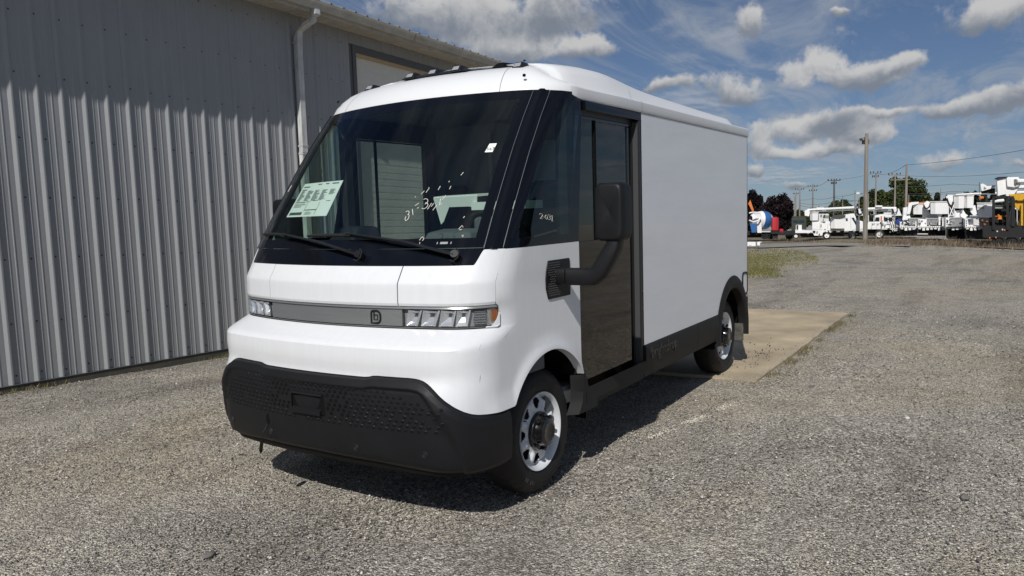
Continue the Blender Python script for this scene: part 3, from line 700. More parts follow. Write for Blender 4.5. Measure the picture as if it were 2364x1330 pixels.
# ---- headlights and light bar
TB = .672
patch('light_bar', lin(-TB, TB-.004, 30), 1.178, 1.276, 2, SATIN, off=.004, lip=.02)
patch('light_bar_trim', lin(-1.59, 1.59, 60), 1.280, 1.289, 1, mat('trim_satin_edge', (.30, .31, .31), .3, metal=.6), off=.010, lip=.02)
patch('light_bar_trim', lin(-1.60, 1.60, 60), 1.166, 1.172, 1, mat('trim_satin_edge2', (.12, .12, .12), .3), off=.008, lip=.02)
REFL = mat('reflector_bright', (.62, .63, .64), .24, metal=.6, coat=.5)
def lamp(sg):
    root = patch('headlight', [sg*t for t in lin(TB+.006, 1.60, 26)], 1.176, 1.277, 2, LENS, off=.013, lip=.0)
    P = lambda t, z, o: tuple(Sn(sg*t, z, o)[0])
    m = MB(); edges = [.69, .80, .93, 1.07, 1.22]
    hs = mat('lamp_housing', (.36, .365, .37), .35, metal=.4)
    # back wall
    mb = MB(); tt = lin(TB+.006, 1.62, 22); mb.v = [P(t, z, -.018) for z in (1.176, 1.277) for t in tt]; n = len(tt); mb.f = [(i, i+1, n+i+1, n+i) for i in range(n-1)]
    o = mb.build('housing', hs, root); flip_fix(o)
    # reflector bowls: faceted chrome scoops, with fins between them
    for a, b in zip(edges[:-1], edges[1:]):
        m = MB(); z0, z1 = 1.181, 1.272; rim = [(a+.012, z0), (b-.02, z0+.002), (b+.012, z1-.006), (a+.03, z1), ]
        c = ((a+b)/2+.012, (z0+z1)/2+.008)
        R1 = [P(*q, .008) for q in rim]; R2 = [P(c[0]+(q[0]-c[0])*.66, c[1]+(q[1]-c[1])*.60, -.008) for q in rim]; R3 = [P(c[0]+(q[0]-c[0])*.30+.010, c[1]+.012+(q[1]-c[1])*.30, -.018) for q in rim]
        m.add(R1+R2+R3, [(i, (i+1) % 4, 4+(i+1) % 4, 4+i) for i in range(4)] + [(4+i, 4+(i+1) % 4, 8+(i+1) % 4, 8+i) for i in range(4)])
        flip_fix(m.build('reflector', REFL, root))
        m = MB(); m.add(R3 + [P(c[0]+.01, c[1]+.012, -.010)], [(0, 1, 4), (1, 2, 4), (2, 3, 4), (3, 0, 4)]); flip_fix(m.build('bulb_lens', mat('projector', (.02, .022, .025), .05, coat=1.), root))
        m = MB(); m.add([P(b-.030, z0, .009), P(b-.012, z0, .011), P(b+.026, z1, .011), P(b+.010, z1, .009), P(b-.014, z0, -.02), P(b+.02, z1, -.02)], [(0, 1, 2, 3), (1, 2, 5, 4), (0, 3, 5, 4)])
        flip_fix(m.build('fin', REFL, root))
    # fluted daytime section
    for i in range(6):
        m = MB(); za, zb = 1.183+i*.0145, 1.194+i*.0145; t0, t1 = 1.27+.006*abs(i-2), 1.435
        m.add([P(t0, za, -.012), P(t1, za, -.012), P(t1, zb, -.012), P(t0, zb, -.012), P(t0, (za+zb)/2, -.004), P(t1, (za+zb)/2, -.004)], [(0, 1, 5, 4), (4, 5, 2, 3)]); flip_fix(m.build('lens_flute', mat('flute', (.55, .56, .57), .15, metal=.8), root))
    mm = MB(); tt = lin(1.445, 1.60, 6); mm.v = [P(t, z, -.004) for z in (1.18, 1.272) for t in tt]; mm.f = [(i, i+1, 7+i, 6+i) for i in range(5)]; flip_fix(mm.build('lamp_end', mat('lamp_end', (.42, .40, .36), .3, metal=.4), root))
    mm = MB(); tt = lin(1.495, 1.58, 5); mm.v = [P(t, lerp([1.475, 1.585], z, t), .009) for z in ([1.198, 1.215], [1.262, 1.266]) for t in tt]; mm.v += [P(t, lerp([1.475, 1.585], z, t), -.002) for z in ([1.198, 1.215], [1.262, 1.266]) for t in tt]
    n = len(tt); mm.f = [(i, i+1, n+i+1, n+i) for i in range(n-1)] + [(i, i+1, 2*n+i+1, 2*n+i) for i in range(n-1)] + [(n+i, n+i+1, 3*n+i+1, 3*n+i) for i in range(n-1)]
    flip_fix(mm.build('turn_signal', AMBER, root))
for sg in (1, -1): lamp(sg)
for sg in (1, -1):
    patch('lamp_corner_panel', [sg*t for t in lin(1.44, 1.604, 24)], 1.160, lambda t: 1.1645+.080*sstep(1.44, 1.66, abs(t))**1.6*1.4, 5, WHITE, off=.0145, lip=.03, angle=40)
# black emblem on the light bar: rounded D outline, small b with a stem
def emblem():
    c_t, c_z = .455, 1.226; sx, sz = 1., 1.
    def P(u, v, o=.0065): 
        y = .378 + u; t = y/.83; return tuple(Sn(t, c_z+v, o)[0])
    m = MB(); w = .0065
    def strip(pts, w, closed=False):
        n = len(pts); L, R = [], []
        for i in range(n):
            a = pts[(i-1) % n] if closed or i > 0 else pts[i]; b = pts[(i+1) % n] if closed or i < n-1 else pts[i]
            dx, dy = b[0]-a[0], b[1]-a[1]; l = math.hypot(dx, dy) or 1; nx, ny = -dy/l*w/2, dx/l*w/2; L.append((pts[i][0]+nx, pts[i][1]+ny)); R.append((pts[i][0]-nx, pts[i][1]-ny))
        vs = [P(*q) for q in L] + [P(*q) for q in R]; k = n if closed else n-1
        m.add(vs, [(i, (i+1) % n, n+(i+1) % n, n+i) for i in range(k)])
    out = [(-.031, -.036), (-.031, .022)] + [(-.017-.014*math.cos(a), .022+.014*math.sin(a)) for a in lin(.3, 1.5, 4)] + [(.004, .036)] + [(.006+.026*math.sin(a), .008+.028*math.cos(a)) for a in lin(.2, 1.5, 6)] + [(.032, -.008)] + [(.006+.026*math.cos(a), -.010-.026*math.sin(a)) for a in lin(.1, 1.5, 6)]
    strip(out, .013, True)
    strip([(-.012, .036), (-.012, -.016), (.012, -.016), (.014, .012), (-.012, .012)], .009)
    flip_fix(m.build('emblem', mat('emblem_black', (.008, .008, .009), .35), van))
emblem()
# ---- bumper detail: number plate pocket, bolts, tow cover, dimples
def bpt(y, z, o=0.):
    t = y/.83 if abs(y) < .83 else math.copysign(1+(abs(y)-.83)*2.6, y)
    p, n = Sn(t, z, o + BO(t, z)); return p, n
def plate():
    m = MB(); y0, y1, z0, z1 = -.125, .125, .665, .765; O = .001
    def q(y, z, o): return tuple(bpt(y, z, o)[0])
    out = [(y0-.02, z0-.012), (y1+.02, z0-.012), (y1+.02, z1+.012), (y0-.02, z1+.012)]; inn = [(y0, z0), (y1, z0), (y1, z1), (y0, z1)]
    vs = [q(a, b, .000) for a, b in out] + [q(a, b, .012) for a, b in inn] + [q(a, b, .002) for a, b in inn]
    m.add(vs, [(i, (i+1) % 4, 4+(i+1) % 4, 4+i) for i in range(4)] + [(4+i, 4+(i+1) % 4, 8+(i+1) % 4, 8+i) for i in range(4)] + [(8, 9, 10, 11)])
    o = m.build('plate_pocket', DARK, BUMP); flip_fix(o)
    m = MB(); m.hexa([q(y0+.004, z0+.004, .003), q(y1-.004, z0+.004, .003), q(y1-.004, z0+.028, .003), q(y0+.004, z0+.028, .003), q(y0+.0, z0-.006, .024), q(y1-.0, z0-.006, .024), q(y1-.004, z0+.018, .022), q(y0+.004, z0+.018, .022)])
    flip_fix(m.build('plate_ledge', BLACKP, BUMP))
    m = MB(); m.hexa([q(y0-.004, z1+.004, .003), q(y1+.004, z1+.004, .003), q(y1+.004, z1+.018, .003), q(y0-.004, z1+.018, .003), q(y0-.004, z1+.004, .016), q(y1+.004, z1+.004, .016), q(y1+.004, z1+.014, .012), q(y0-.004, z1+.014, .012)]); flip_fix(m.build('plate_brow', BLACKP, BUMP))
plate()
for y, z in ((-.82, .50), (-.365, .495), (.365, .495), (.82, .50)):
    p, n = bpt(y, z, 0)
    m = MB(); a = Vector((0, 0, 1)); b = n.cross(a).normalized(); a = b.cross(n)
    for r0, r1, h0, h1 in ((.020, .017, .0, .004), (.012, .009, .003, .005), (.006, .003, .003, .008)):
        vs = []; K = 14
        for (r, h) in ((r0, h0), (r0-.001, h1), (r1, h1), (r1-.001, h0)):
            for k in range(K): vs.append(tuple(p + n*h + a*(r*math.cos(6.2832*k/K)) + b*(r*math.sin(6.2832*k/K))))
        m.add(vs, [(j*K+k, j*K+(k+1) % K, (j+1)*K+(k+1) % K, (j+1)*K+k) for j in range(3) for k in range(K)])
    flip_fix(m.build('bolt', mat('bolt', (.03, .03, .032), .35), BUMP))
m = MB(); p, n = bpt(-.385, .57)   # open tow eye hole and its cover hanging on a strap
K = 14; vs = [tuple(p + n*.0015 + Vector((0, 1, 0))*(.020*math.cos(6.283*k/K)) + Vector((0, 0, 1))*(.036*math.sin(6.283*k/K))) for k in range(K)]; m.add(vs, [tuple(range(K))]); flip_fix(m.build('tow_hole', DARK, BUMP))
pts = [p + n*.01 + Vector((0, 0, -.03)), p + n*.035 + Vector((0, -.01, -.08)), p + n*.03 + Vector((0, -.035, -.14))]
o = MB().tube(pts, .003, 5).build('tow_cover_strap', RUB, BUMP)
m = MB(); c = pts[-1] + Vector((0, -.006, -.035)); nn = Vector((.8, -.5, .2)).normalized(); a = Vector((0, 0, 1)); b = nn.cross(a).normalized(); a = b.cross(nn)
vs = []
for r, h in ((.0, .010), (.7, .010), (1, .002), (1, -.004), (0, -.006)):
    for k in range(16): vs.append(tuple(c + nn*h + a*(.045*r*math.cos(6.283*k/16)) + b*(.030*r*math.sin(6.283*k/16))))
m.add(vs, [(j*16+k, j*16+(k+1) % 16, (j+1)*16+(k+1) % 16, (j+1)*16+k) for j in range(4) for k in range(16)]); o = m.build('tow_hole_cover', DARK, BUMP, smooth=True); flip_fix(o)
def dimples():
    m = MB(); hole = MB(); rs = random.Random(2)
    for r in range(9):
        z = .63 + r*.0255
        for c in range(-23, 24):
            y = c*.0415 + (r % 3)*.0138
            # the field narrows towards the ends
            if not (-.93 < y < .90): continue
            ztop = .845 - .06*max(0, abs(y)-.55)/.25; zbot = .615 + .09*max(0, -abs(y)+.2)/.2*0 + .02*max(0, abs(y)-.3)
            if abs(y) < .155 and .64 < z < .79: continue
            if not (zbot < z < ztop): continue
            if rs.random() < .06: continue
            p, n = bpt(y, z); a = Vector((0, 0, 1)); b = Vector((0, 1, 0)); b = (b - n*b.dot(n)).normalized(); a = n.cross(b); a = a if a.z > 0 else -a
            w, h = .0115, .0085
            opn = .155 < abs(y) < .33 and .66 < z < .82
            sh = [(-w, -h), (w*.2, -h), (w*.9, -h*.5), (w*.9, h*.5), (w*.2, h), (-w, h)]
            if (r+c) % 2: sh = [(-x, q) for x, q in sh][::-1]
            vs = [tuple(p + n*.0008 + b*x + a*q) for x, q in sh]; top = [tuple(p + n*(-.004 if opn else .0) + n*(.0042 if q > 0 else .001) + b*x*.62 + a*(q*.62)) for x, q in sh]
            if opn: hole.add([tuple(p + n*.0012 + b*x*.95 + a*q*.95) for x, q in sh], [tuple(range(6))]); 
            else: m.add(vs+top, [(i, (i+1) % 6, 6+(i+1) % 6, 6+i) for i in range(6)] + [tuple(range(6, 12))])
            # raised rim of light catching edge below/left
            e = [tuple(p + n*o_ + b*x + a*q) for x, q, o_ in ((-w, -h-.002, .0005), (w, -h-.002, .0005), (w*.9, -h+.0015, .0045), (-w*.9, -h+.0015, .0045))]
            m.add(e, [(0, 1, 2, 3)])
    o = m.build('bumper_dimples', BLACKP, BUMP); flip_fix(o); tag(o, kind='stuff'); o = hole.build('grille_holes', DARK, BUMP); flip_fix(o); tag(o, kind='stuff')
dimples()
# lower air dam under the bumper and underbody
m = MB(); vs = []
tt = lin(-1.9, 1.9, 50)
for (o_, z) in ((-.055, .42), (-.055, .395), (-.07, .37), (-.12, .358), (-.4, .37)):
    for t in tt: p, n = Sn(t, .5, o_); vs.append((p.x, p.y, z - (.03*(abs(t)/1.9) if z < .4 else 0)))
m.add(vs, [(j*51+i, j*51+i+1, (j+1)*51+i+1, (j+1)*51+i) for j in range(4) for i in range(50)]); flip_fix(m.build('air_dam', mat('air_dam', (.006, .006, .006), .6, spec=.2), van, smooth=True))
m = MB(); m.box((.55, -.72, .34), (-4.38, .72, .62)); m.box((.5, -.98, .55), (.62, .98, .95)); m.box((-.55, -1.0, .44), (-3.28, 1.0, .60)); m.box((-4.42, -.98, .50), (-4.38, .98, .8)); m.box((.60, -.9, .36), (.80, .9, .5)); flip_fix(m.build('underbody', DARK, van))
# wheel wells (dark liners)
for x in (0, -3.886):
    for sg in (1, -1):
        m = MB(); m.lathe([(.53, 0), (.53, .42), (.1, .42)], 30, (x, 1.055 if sg > 0 else -1.055, ARCZ), 'Y', R_(-8), R_(188))
        if True: m.v = [(a, (sg*1.055 - sg*abs(b-sg*1.055)), c) for a, b, c in m.v]
        flip_fix(m.build('wheel_well', DARK, van))
# ---- cargo side, sills
XB, XF = -4.45, -1.505
ARW = .515
def side(sg):
    y = 1.08*sg
    def sheet(cols, zu, name, mt, y=y, th=.03):
        m = MB(); P = []
        for x, zl in cols: P.append((x, zl))
        NR = 14; vs = []
        for x, zl in P:
            for j in range(NR+1): vs.append((x, y, zl+(zu-zl)*j/NR))
        for x, zl in P: vs.append((x, y-th*sg, zl))
        nc = len(P); fs = [(i*(NR+1)+j, (i+1)*(NR+1)+j, (i+1)*(NR+1)+j+1, i*(NR+1)+j+1) for i in range(nc-1) for j in range(NR)]
        b = nc*(NR+1); fs += [(i*(NR+1), (i+1)*(NR+1), b+i+1, b+i) for i in range(nc-1)]
        o = m.add(vs, fs).build(name, mt, van, smooth=True, angle=30); flip_fix(o); return o
    cx = -3.886; ro = .625
    cols = [(XF - i*(XF-(cx+ro))/12, .722) for i in range(12)]
    for a in lin(.42, math.pi-.30, 34):
        x = cx+ro*math.cos(a)*.90; z = .44 + ro*math.sin(a)
        if x < XB+.045: break
        cols.append((x, max(z, .722)))
    cols.append((XB+.04, .80))
    sheet(cols, 2.545, 'cargo_side_panel', FIBRE)
    # rounded rear corner post
    m = MB(); pr = [(XB+.038, 1.081), (XB+.015, 1.078), (XB+.004, 1.07), (XB, 1.05), (XB, .98)]
    vs = [(x, yy*sg, z) for z in (.80, 2.55) for x, yy in pr]; m.add(vs, [(i, i+1, 6+i, 5+i) for i in range(4)]); flip_fix(m.build('rear_corner_post', GLOSSB if sg > 0 else BLACKP, van, smooth=True))
    # arch trim
    def ring(cx, r0, r1, a0, a1, name, ysh=.012, sq=.90):
        m = MB(); n = 40; vs = []; 
        for a in lin(a0, a1, n):
            c, s_ = math.cos(a), math.sin(a)
            for r, o_ in ((r1+.004, 0.001), (r1-.008, ysh), ((r0+r1)/2, ysh+.012), (r0+.012, ysh+.004), (r0, ysh-.004), (r0, -.07)):
                vs.append((max(cx+r*c*sq, XB+.012), y+o_*sg, .44+r*s_))
        fs = [(i*6+j, (i+1)*6+j, (i+1)*6+j+1, i*6+j+1) for i in range(n) for j in range(5)]
        o = m.add(vs, fs).build(name, SILLP, van, smooth=True, angle=40); flip_fix(o)
    ring(cx, .50, .628, -.06, math.pi+.12, 'rear_arch_trim')
    # sill: extruded profile
    def sill(x0, x1, name, segs, zt=.718, zb=.452, dy=0.):
        m = MB(); pr = [(.0, zt), (.010, zt-.004), (.018, zt-.03), (.018, .60), (.008, .56), (.010, .52), (-.002, zb+.012), (-.02, zb), (-.10, zb)]
        xs = lin(x0, x1, segs); vs = [(x, y+(o_+dy)*sg, z) for x in xs for o_, z in pr]; n = len(pr)
        fs = [(i*n+j, (i+1)*n+j, (i+1)*n+j+1, i*n+j+1) for i in range(segs) for j in range(n-1)] + [tuple(range(n)), tuple(segs*n+j for j in range(n))]
        o = m.add(vs, fs).build(name, SILLP, van, smooth=True, angle=30); flip_fix(o); return o
    sl = sill(-1.505, -2.735, 'sill_panel', 10); sill(-2.742, -3.36, 'sill_panel', 6)
    # panel behind the rear arch
    m = MB(); m.box((XB+.012, y-.05*sg, .62), (-4.33, y+.006*sg, .795)); m.box((XB+.004, y-.05*sg, .52), (-4.36, y-.002*sg, .64)); flip_fix(m.build('rear_bumper_corner', SILLP, van, bevel=.012))
    # charge flap
    def rrect(x0, x1, z0, z1, r, n=5):
        o = []
        for cx_, cz, a in ((x1-r, z1-r, 0), (x0+r, z1-r, 90), (x0+r, z0+r, 180), (x1-r, z0+r, 270)):
            for k in range(n+1): o.append((cx_+r*math.cos(R_(a+90*k/n)), cz+r*math.sin(R_(a+90*k/n))))
        return o
    A = rrect(-4.405, -4.215, .825, 1.075, .05); B = rrect(-4.387, -4.233, .845, 1.055, .035); n = len(A); m = MB()
    m.add([(x, y+.001*sg, z) for x, z in A] + [(x, y+.012*sg, z) for x, z in A] + [(x, y+.012*sg, z) for x, z in B] + [(x, y+.003*sg, z) for x, z in B], [(j*n+i, j*n+(i+1) % n, (j+1)*n+(i+1) % n, (j+1)*n+i) for j in range(3) for i in range(n)])
    fo = m.build('charge_flap', BLACKP, van); flip_fix(fo)
    m = MB(); m.add([(x, y+.006*sg, z) for x, z in B], [tuple(range(n))]); flip_fix(m.build('flap_cover', WHITE, fo))
    # front arch rear trim and step board below the door
    m = MB(); vs = []; nn = 12
    for i in range(nn+1):
        k = i/nn; z = .70 - k*.262; xo = lerp([0, .4, .7, .9, 1], [-.432, -.435, -.425, -.39, -.36], k); xi = lerp([0, .35, .62, 1], [-.425, -.46, -.56, -.60], k)
        for x, o_ in ((xo+.06, -.06), (xo+.0, .006), ((xo+xi)/2-.02, .016), (xi-.04, .012), (xi-.05, -.05)): vs.append((x, y+o_*sg, z))
    fs = [(i*5+j, (i+1)*5+j, (i+1)*5+j+1, i*5+j+1) for i in range(nn) for j in range(4)]
    o = m.add(vs, fs).build('arch_rear_trim', SILLP, van, smooth=True); flip_fix(o)
    sill(-.47, -1.50, 'step_board', 6, zt=.525, zb=.445, dy=-.005)
    m = MB(); m.box((-.60, y-.16*sg, .505), (-1.50, y-.015*sg, .522)); flip_fix(m.build('step_tread', BLACKP, van))
    return sl
sill_near = side(1); side(-1)
m = MB(); m.box((XB+.002, -1.04, .52), (XB+.03, 1.04, 2.6)); flip_fix(m.build('rear_doors', FIBRE, van))
m = MB(); m.box((XB-.02, -1.0, .50), (XB+.03, 1.0, .66)); flip_fix(m.build('rear_bumper', BLACKP, van, bevel=.015))
# raised lettering on the sill
def text_mesh(txt, size, ext, name, mt, parent, mw, bold=0.):
    c = bpy.data.curves.new('t', 'FONT'); c.body = txt; c.size = size; c.extrude = ext; c.resolution_u = 2; c.offset = bold
    o = bpy.data.objects.new('t', c); COL.objects.link(o); bpy.context.view_layer.update()
    me = bpy.data.meshes.new_from_object(o.evaluated_get(bpy.context.evaluated_depsgraph_get())); bpy.data.objects.remove(o)
    me.materials.clear(); me.materials.append(mt); q = bpy.data.objects.new(name, me); COL.objects.link(q); q.matrix_world = mw; q.parent = parent; return q
def frame(origin, xdir, ydir):
    x = Vector(xdir).normalized(); y = (Vector(ydir) - x*Vector(ydir).dot(x)).normalized(); z = x.cross(y); M = Matrix((x, y, z)).transposed().to_4x4(); M.translation = Vector(origin); return M
text_mesh('brightdrop', .135, .003, 'raised_lettering', mat('lettering_black', (.012, .012, .012), .35), sill_near, frame((-1.60, 1.100, .600), (-1, 0, 0), (0, 0, 1)), .0)
# ---- pillars, windows
def quarter(sg):
    # black pillar between the windscreen and the side window
    tb = lambda z: lerp([1.605, 1.62, 2.59], [1.31, 1.30, 1.185], z); tc_ = lambda z: lerp([1.605, 1.62, 2.59], [1.565, 1.56, 1.41], z)
    m = MB(); vs = []; zs = lin(1.609, 2.59, 26); K = 8
    for z in zs:
        for i in range(K+1):
            k = i/K; t = tb(z)+.006+(tc_(z)-.012-tb(z))*k; o_ = .002 + (.012 if .25 < k < .75 else 0)
            p, n = Sn(t, z, o_); vs.append((p.x, p.y*sg, p.z))
    fs = [(j*(K+1)+i, j*(K+1)+i+1, (j+1)*(K+1)+i+1, (j+1)*(K+1)+i) for j in range(26) for i in range(K)]
    flip_fix(m.add(vs, fs).build('windscreen_pillar', GLOSSB, van, smooth=True, angle=50))
    m = MB(); vs = []
    for z in zs:
        for kk in (tb(z)-.002, tb(z)+.012): 
            p, n = Sn(kk, z, -.03); vs.append((p.x, p.y*sg, p.z))
    m.add(vs, [(j*2, j*2+1, j*2+3, j*2+2) for j in range(26)]); m2 = m
    # side window: black band round a pane
    def ring_patch(name, mt, z0, z1, k0, k1, off, nz=20, nt=8, xe=-.43):
        m = MB(); vs = []; zs = lin(z0, z1, nz)
        for z in zs:
            a = tc_(z)
            for i in range(nt+1):
                k = k0+(k1-k0)*i/nt; t = a+.004+(2.985-a)*k
                p, n = Sn(t, z, off); vs.append((p.x, p.y*sg, p.z))
        flip_fix(m.add(vs, [(j*(nt+1)+i, j*(nt+1)+i+1, (j+1)*(nt+1)+i+1, (j+1)*(nt+1)+i) for j in range(nz) for i in range(nt)]).build(name, mt, win[0] if win else van, smooth=True, angle=180)); return bpy.context.scene.objects[-1] if False else None
    win = []
    def mk(name, mt, z0, z1, k0, k1, off, par):
        m = MB(); vs = []; nz, nt = 20, 8; zs = lin(z0, z1, nz)
        for z in zs:
            a = tc_(z)
            for i in range(nt+1):
                k = k0+(k1-k0)*i/nt; t = a+.004+(2.985-a)*k
                p, n = Sn(t, z, off); vs.append((p.x, p.y*sg, p.z))
        o = m.add(vs, [(j*(nt+1)+i, j*(nt+1)+i+1, (j+1)*(nt+1)+i+1, (j+1)*(nt+1)+i) for j in range(nz) for i in range(nt)]).build(name, mt, par, smooth=True, angle=180); flip_fix(o); return o
    w = mk('side_window', SIDEGLASS, 1.66, 2.535, .13, .86, 0, van)
    mk('window_border', GLOSSB, 1.609, 1.66, 0, 1, 0, w); mk('window_border', GLOSSB, 2.535, 2.59, 0, 1, 0, w)
    mk('window_border', GLOSSB, 1.66, 2.535, 0, .13, 0, w); mk('window_border', GLOSSB, 1.66, 2.535, .86, 1, 0, w)
for sg in (1, -1): quarter(sg)
for sg in (1, -1):
    for A, B, nm in (((1.31, 1.185), (1.30, 1.185), 0), ((1.565, 1.41), (1.56, 1.41), 1)):
        pts = []
        for z in lin(1.612, 2.588, 16):
            t = lerp([1.609, 2.59], [A[0], A[1]], z)+.003; p, n = Sn(t, z, .003); pts.append((p.x, p.y*sg, p.z))
        MB().tube(pts, .0016, 5).build('pillar_seam_sheen', mat('seam_sheen', (.13, .14, .15), .4, metal=.2), van)  # light grey tubes stand in for the reflection along the pillar gaps
tg = lambda z: lerp([1.6, 1.62, 2.59], [1.31, 1.30, 1.185], z)
def wspatch(name, mt, z0, z1, f0, f1, par, nz=24, nt=40, off=0.):
    m = MB(); zs = lin(z0, z1, nz); vs = []
    for z in zs:
        for i in range(nt+1):
            k = f0(z) + (f1(z)-f0(z))*i/nt; p, n = Sn(k, z, off); vs.append(tuple(p))
    o = m.add(vs, [(j*(nt+1)+i, j*(nt+1)+i+1, (j+1)*(nt+1)+i+1, (j+1)*(nt+1)+i) for j in range(nz) for i in range(nt)]).build(name, mt, par, smooth=True, angle=180); flip_fix(o); return o
fr_ = lambda z: tg(z)-.115; fl_ = lambda z: -tg(z)+.06
WS = wspatch('windscreen', WSGLASS, 1.675, 2.53, fl_, fr_, van)
wspatch('glass_border', GLOSSB, 1.620, 1.675, lambda z: -tg(z), tg, WS, 3); wspatch('glass_border', GLOSSB, 2.53, 2.592, lambda z: -tg(z), tg, WS, 3)
wspatch('glass_border', GLOSSB, 1.675, 2.53, fr_, tg, WS, nt=4); wspatch('glass_border', GLOSSB, 1.675, 2.53, lambda z: -tg(z), fl_, WS, nt=4)
# camera housing and mirror mount top of the glass
m = MB(); a = [Sn(t, z, -.012)[0] for t, z in ((.93, 2.40), (1.02, 2.40), (1.03, 2.53), (.92, 2.53))]; b = [p+Vector((-.08, 0, -.02)) for p in a]; m.hexa([tuple(p) for p in a]+[tuple(p) for p in b]); flip_fix(m.build('sensor_housing', DARK, WS, bevel=.008))
DOORP = mat('door_dark_glass', (.008, .006, .0045), .03, spec=.6)
DOORGLASS = glass_mat('door_glass', (.42, .48, .46), refl=(1, .97, .92))
# header black panel above the door, door frame, door
def door(sg):
    def bx(m, x0, x1, y0, y1, z0, z1): return m.box((x0, y0*sg, z0), (x1, y1*sg, z1))
    m = MB(); bx(m, -.572, -1.502, 1.03, 1.079, 2.485, 2.546); flip_fix(m.build('door_header', GLOSSB, van, bevel=.004))
    m = MB(); bx(m, -.44, -1.50, .93, 1.03, 2.44, 2.60); bx(m, -.40, -.45, .93, 1.045, .70, 2.50); bx(m, -1.455, -1.502, .96, 1.078, .53, 2.484); bx(m, -1.43, -1.455, .92, 1.03, .53, 2.44); flip_fix(m.build('door_frame', mat('door_frame_black', (.008, .008, .009), .4), van, bevel=.004))
    m = MB(); bx(m, -1.448, -1.454, 1.03, 1.072, .56, 2.47); flip_fix(m.build('door_seal', mat('seal_sheen', (.06, .062, .065), .35), van))
    # B pillar strip by the side window
    # sliding door leaf with its window opening
    yo, yi = 1.035, .995; X0, X1 = -.455, -1.375 if sg > 0 else -1.45; Z0, Z1 = .53, 2.455; wx0, wx1, wz0, wz1 = -.53, X1+.045, 1.60, 2.43
    m = MB(); bx(m, X0, X1, yi, yo, Z0, wz0); bx(m, X0, X1, yi, yo, wz1, Z1); bx(m, X0, wx0, yi, yo, wz0, wz1); bx(m, wx1, X1, yi, yo, wz0, wz1)
    d = m.build('sliding_door', DOORP, van, bevel=.006); flip_fix(d)
    m = MB(); vs = [(wx0, (yo-.008)*sg, wz0), (wx1, (yo-.008)*sg, wz0), (wx1, (yo-.008)*sg, wz1), (wx0, (yo-.008)*sg, wz1)]; m.add(vs, [(0, 1, 2, 3)]); m.build('door_glass', DOORGLASS, d)
    m = MB(); bx(m, -.775, -.800, yo-.010, yo+.002, wz0, wz1); m.build('window_divider', DARK, d)
    m = MB(); bx(m, X0-.01, X1, yi-.03, yi-.004, Z0, wz0-.01); m.build('door_inner_panel', INT, d)
for sg in (1, -1): door(sg)
# ---- roof: rail, shelf and dome swept round the body outline
def roof():
    # outline from rear right round the front to rear left
    def outline(t):   # t in -3..3, beyond 2 straight along the side
        return Vector(S(t, 2.6)[:2])
    ts = []
    for t in lin(0, 1, 14): ts.append(t)
    for t in lin(1, 2, 18)[1:]: ts.append(t)
    pts = []; nrm = []
    for t in ts:
        p = outline(t); q = outline(t+.004) - outline(max(0, t-.004)) if t > 0 else Vector((0, 1)); q.normalize(); pts.append(p); nrm.append(Vector((q.y, -q.x)))
    xl = pts[-1].x; 
    for x in lin(xl, XB+.01, 34)[1:]:
        yw = 1.055 + .028*sstep(xl, -1.2, x); pts.append(Vector((x, yw))); nrm.append(Vector((0, 1)))
    side_k = []
    for i, p in enumerate(pts): side_k.append(sstep(-.16, -.60, p.x) if i >= 16 else 0.)
    # profile: inset, height; front = smooth brow, side = rail + shelf + dome
    FR = [(0, .0), (.004, .012), (.03, .052), (.075, .098), (.13, .14), (.21, .178), (.30, .205), (.42, .228), (.56, .246), (.72, .260), (.9, .27)]
    SD = [(0, -.046), (-.006, -.034), (-.006, .030), (.002, .040), (.070, .046), (.082, .056), (.104, .140), (.155, .200), (.26, .235), (.45, .258), (.72, .27)]
    V = []; NP = len(FR)
    for i, (p, n) in enumerate(zip(pts, nrm)):
        k = side_k[i]; x = p.x
        bulge = .050*math.exp(-((x+1.05)/.55)**2) - .03*sstep(-1.2, -4.3, x) - .03
        drop = -.05*sstep(-4.12, -4.45, x)**2
        row = []
        for j in range(NP):
            ins = FR[j][0]*(1-k)+SD[j][0]*k; h = FR[j][1]*(1-k)+SD[j][1]*k
            if j >= 5: h += (bulge*sstep(0, .8, k) + drop*2.2) * min(1, (j-4)/2)
            q = p - n*ins
            if j == NP-1: q.y = 0 if False else q.y
            if abs(n.y) > .98: q.y = p.y - ins*1.0
            if q.y < 0: q.y = 0.
            row.append((q.x, q.y, 2.594+h))
        # last: centre line point
        cx_ = p.x - max(0, 1.0*(1-k))*max(0, n.x); row.append((min(row[-1][0], -.92) if i < 32 else p.x, 0., 2.594+.285+bulge*.8*k+drop*2.2))
        V.append(row)
    for sg in (1, -1):
        m = MB(); NP1 = NP+1
        m.v = [(a, b*sg, c) for r in V for a, b, c in r]; m.f = [(i*NP1+j, (i+1)*NP1+j, (i+1)*NP1+j+1, i*NP1+j+1) for i in range(len(V)-1) for j in range(NP)]
        # underside lip
        b0 = len(m.v); m.v += [(r[0][0]-.04*nrm[i].x, (r[0][1]-.04*nrm[i].y)*sg, r[0][2]) for i, r in enumerate(V)]; m.f += [(i*NP1, (i+1)*NP1, b0+i+1, b0+i) for i in range(len(V)-1)]
        # rear closing face
        r = V[-1]; b1 = len(m.v); m.v += [(a, b*sg, c) for a, b, c in r] + [(r[0][0], 0, r[0][2])]; m.f.append(tuple(range(b1, b1+NP1+1)))
        o = m.build('roof_shell', ROOFW, van, smooth=True, angle=33); flip_fix(o)
        sub = None
    return V, pts, nrm, side_k
RV, RP, RN, RK = roof()
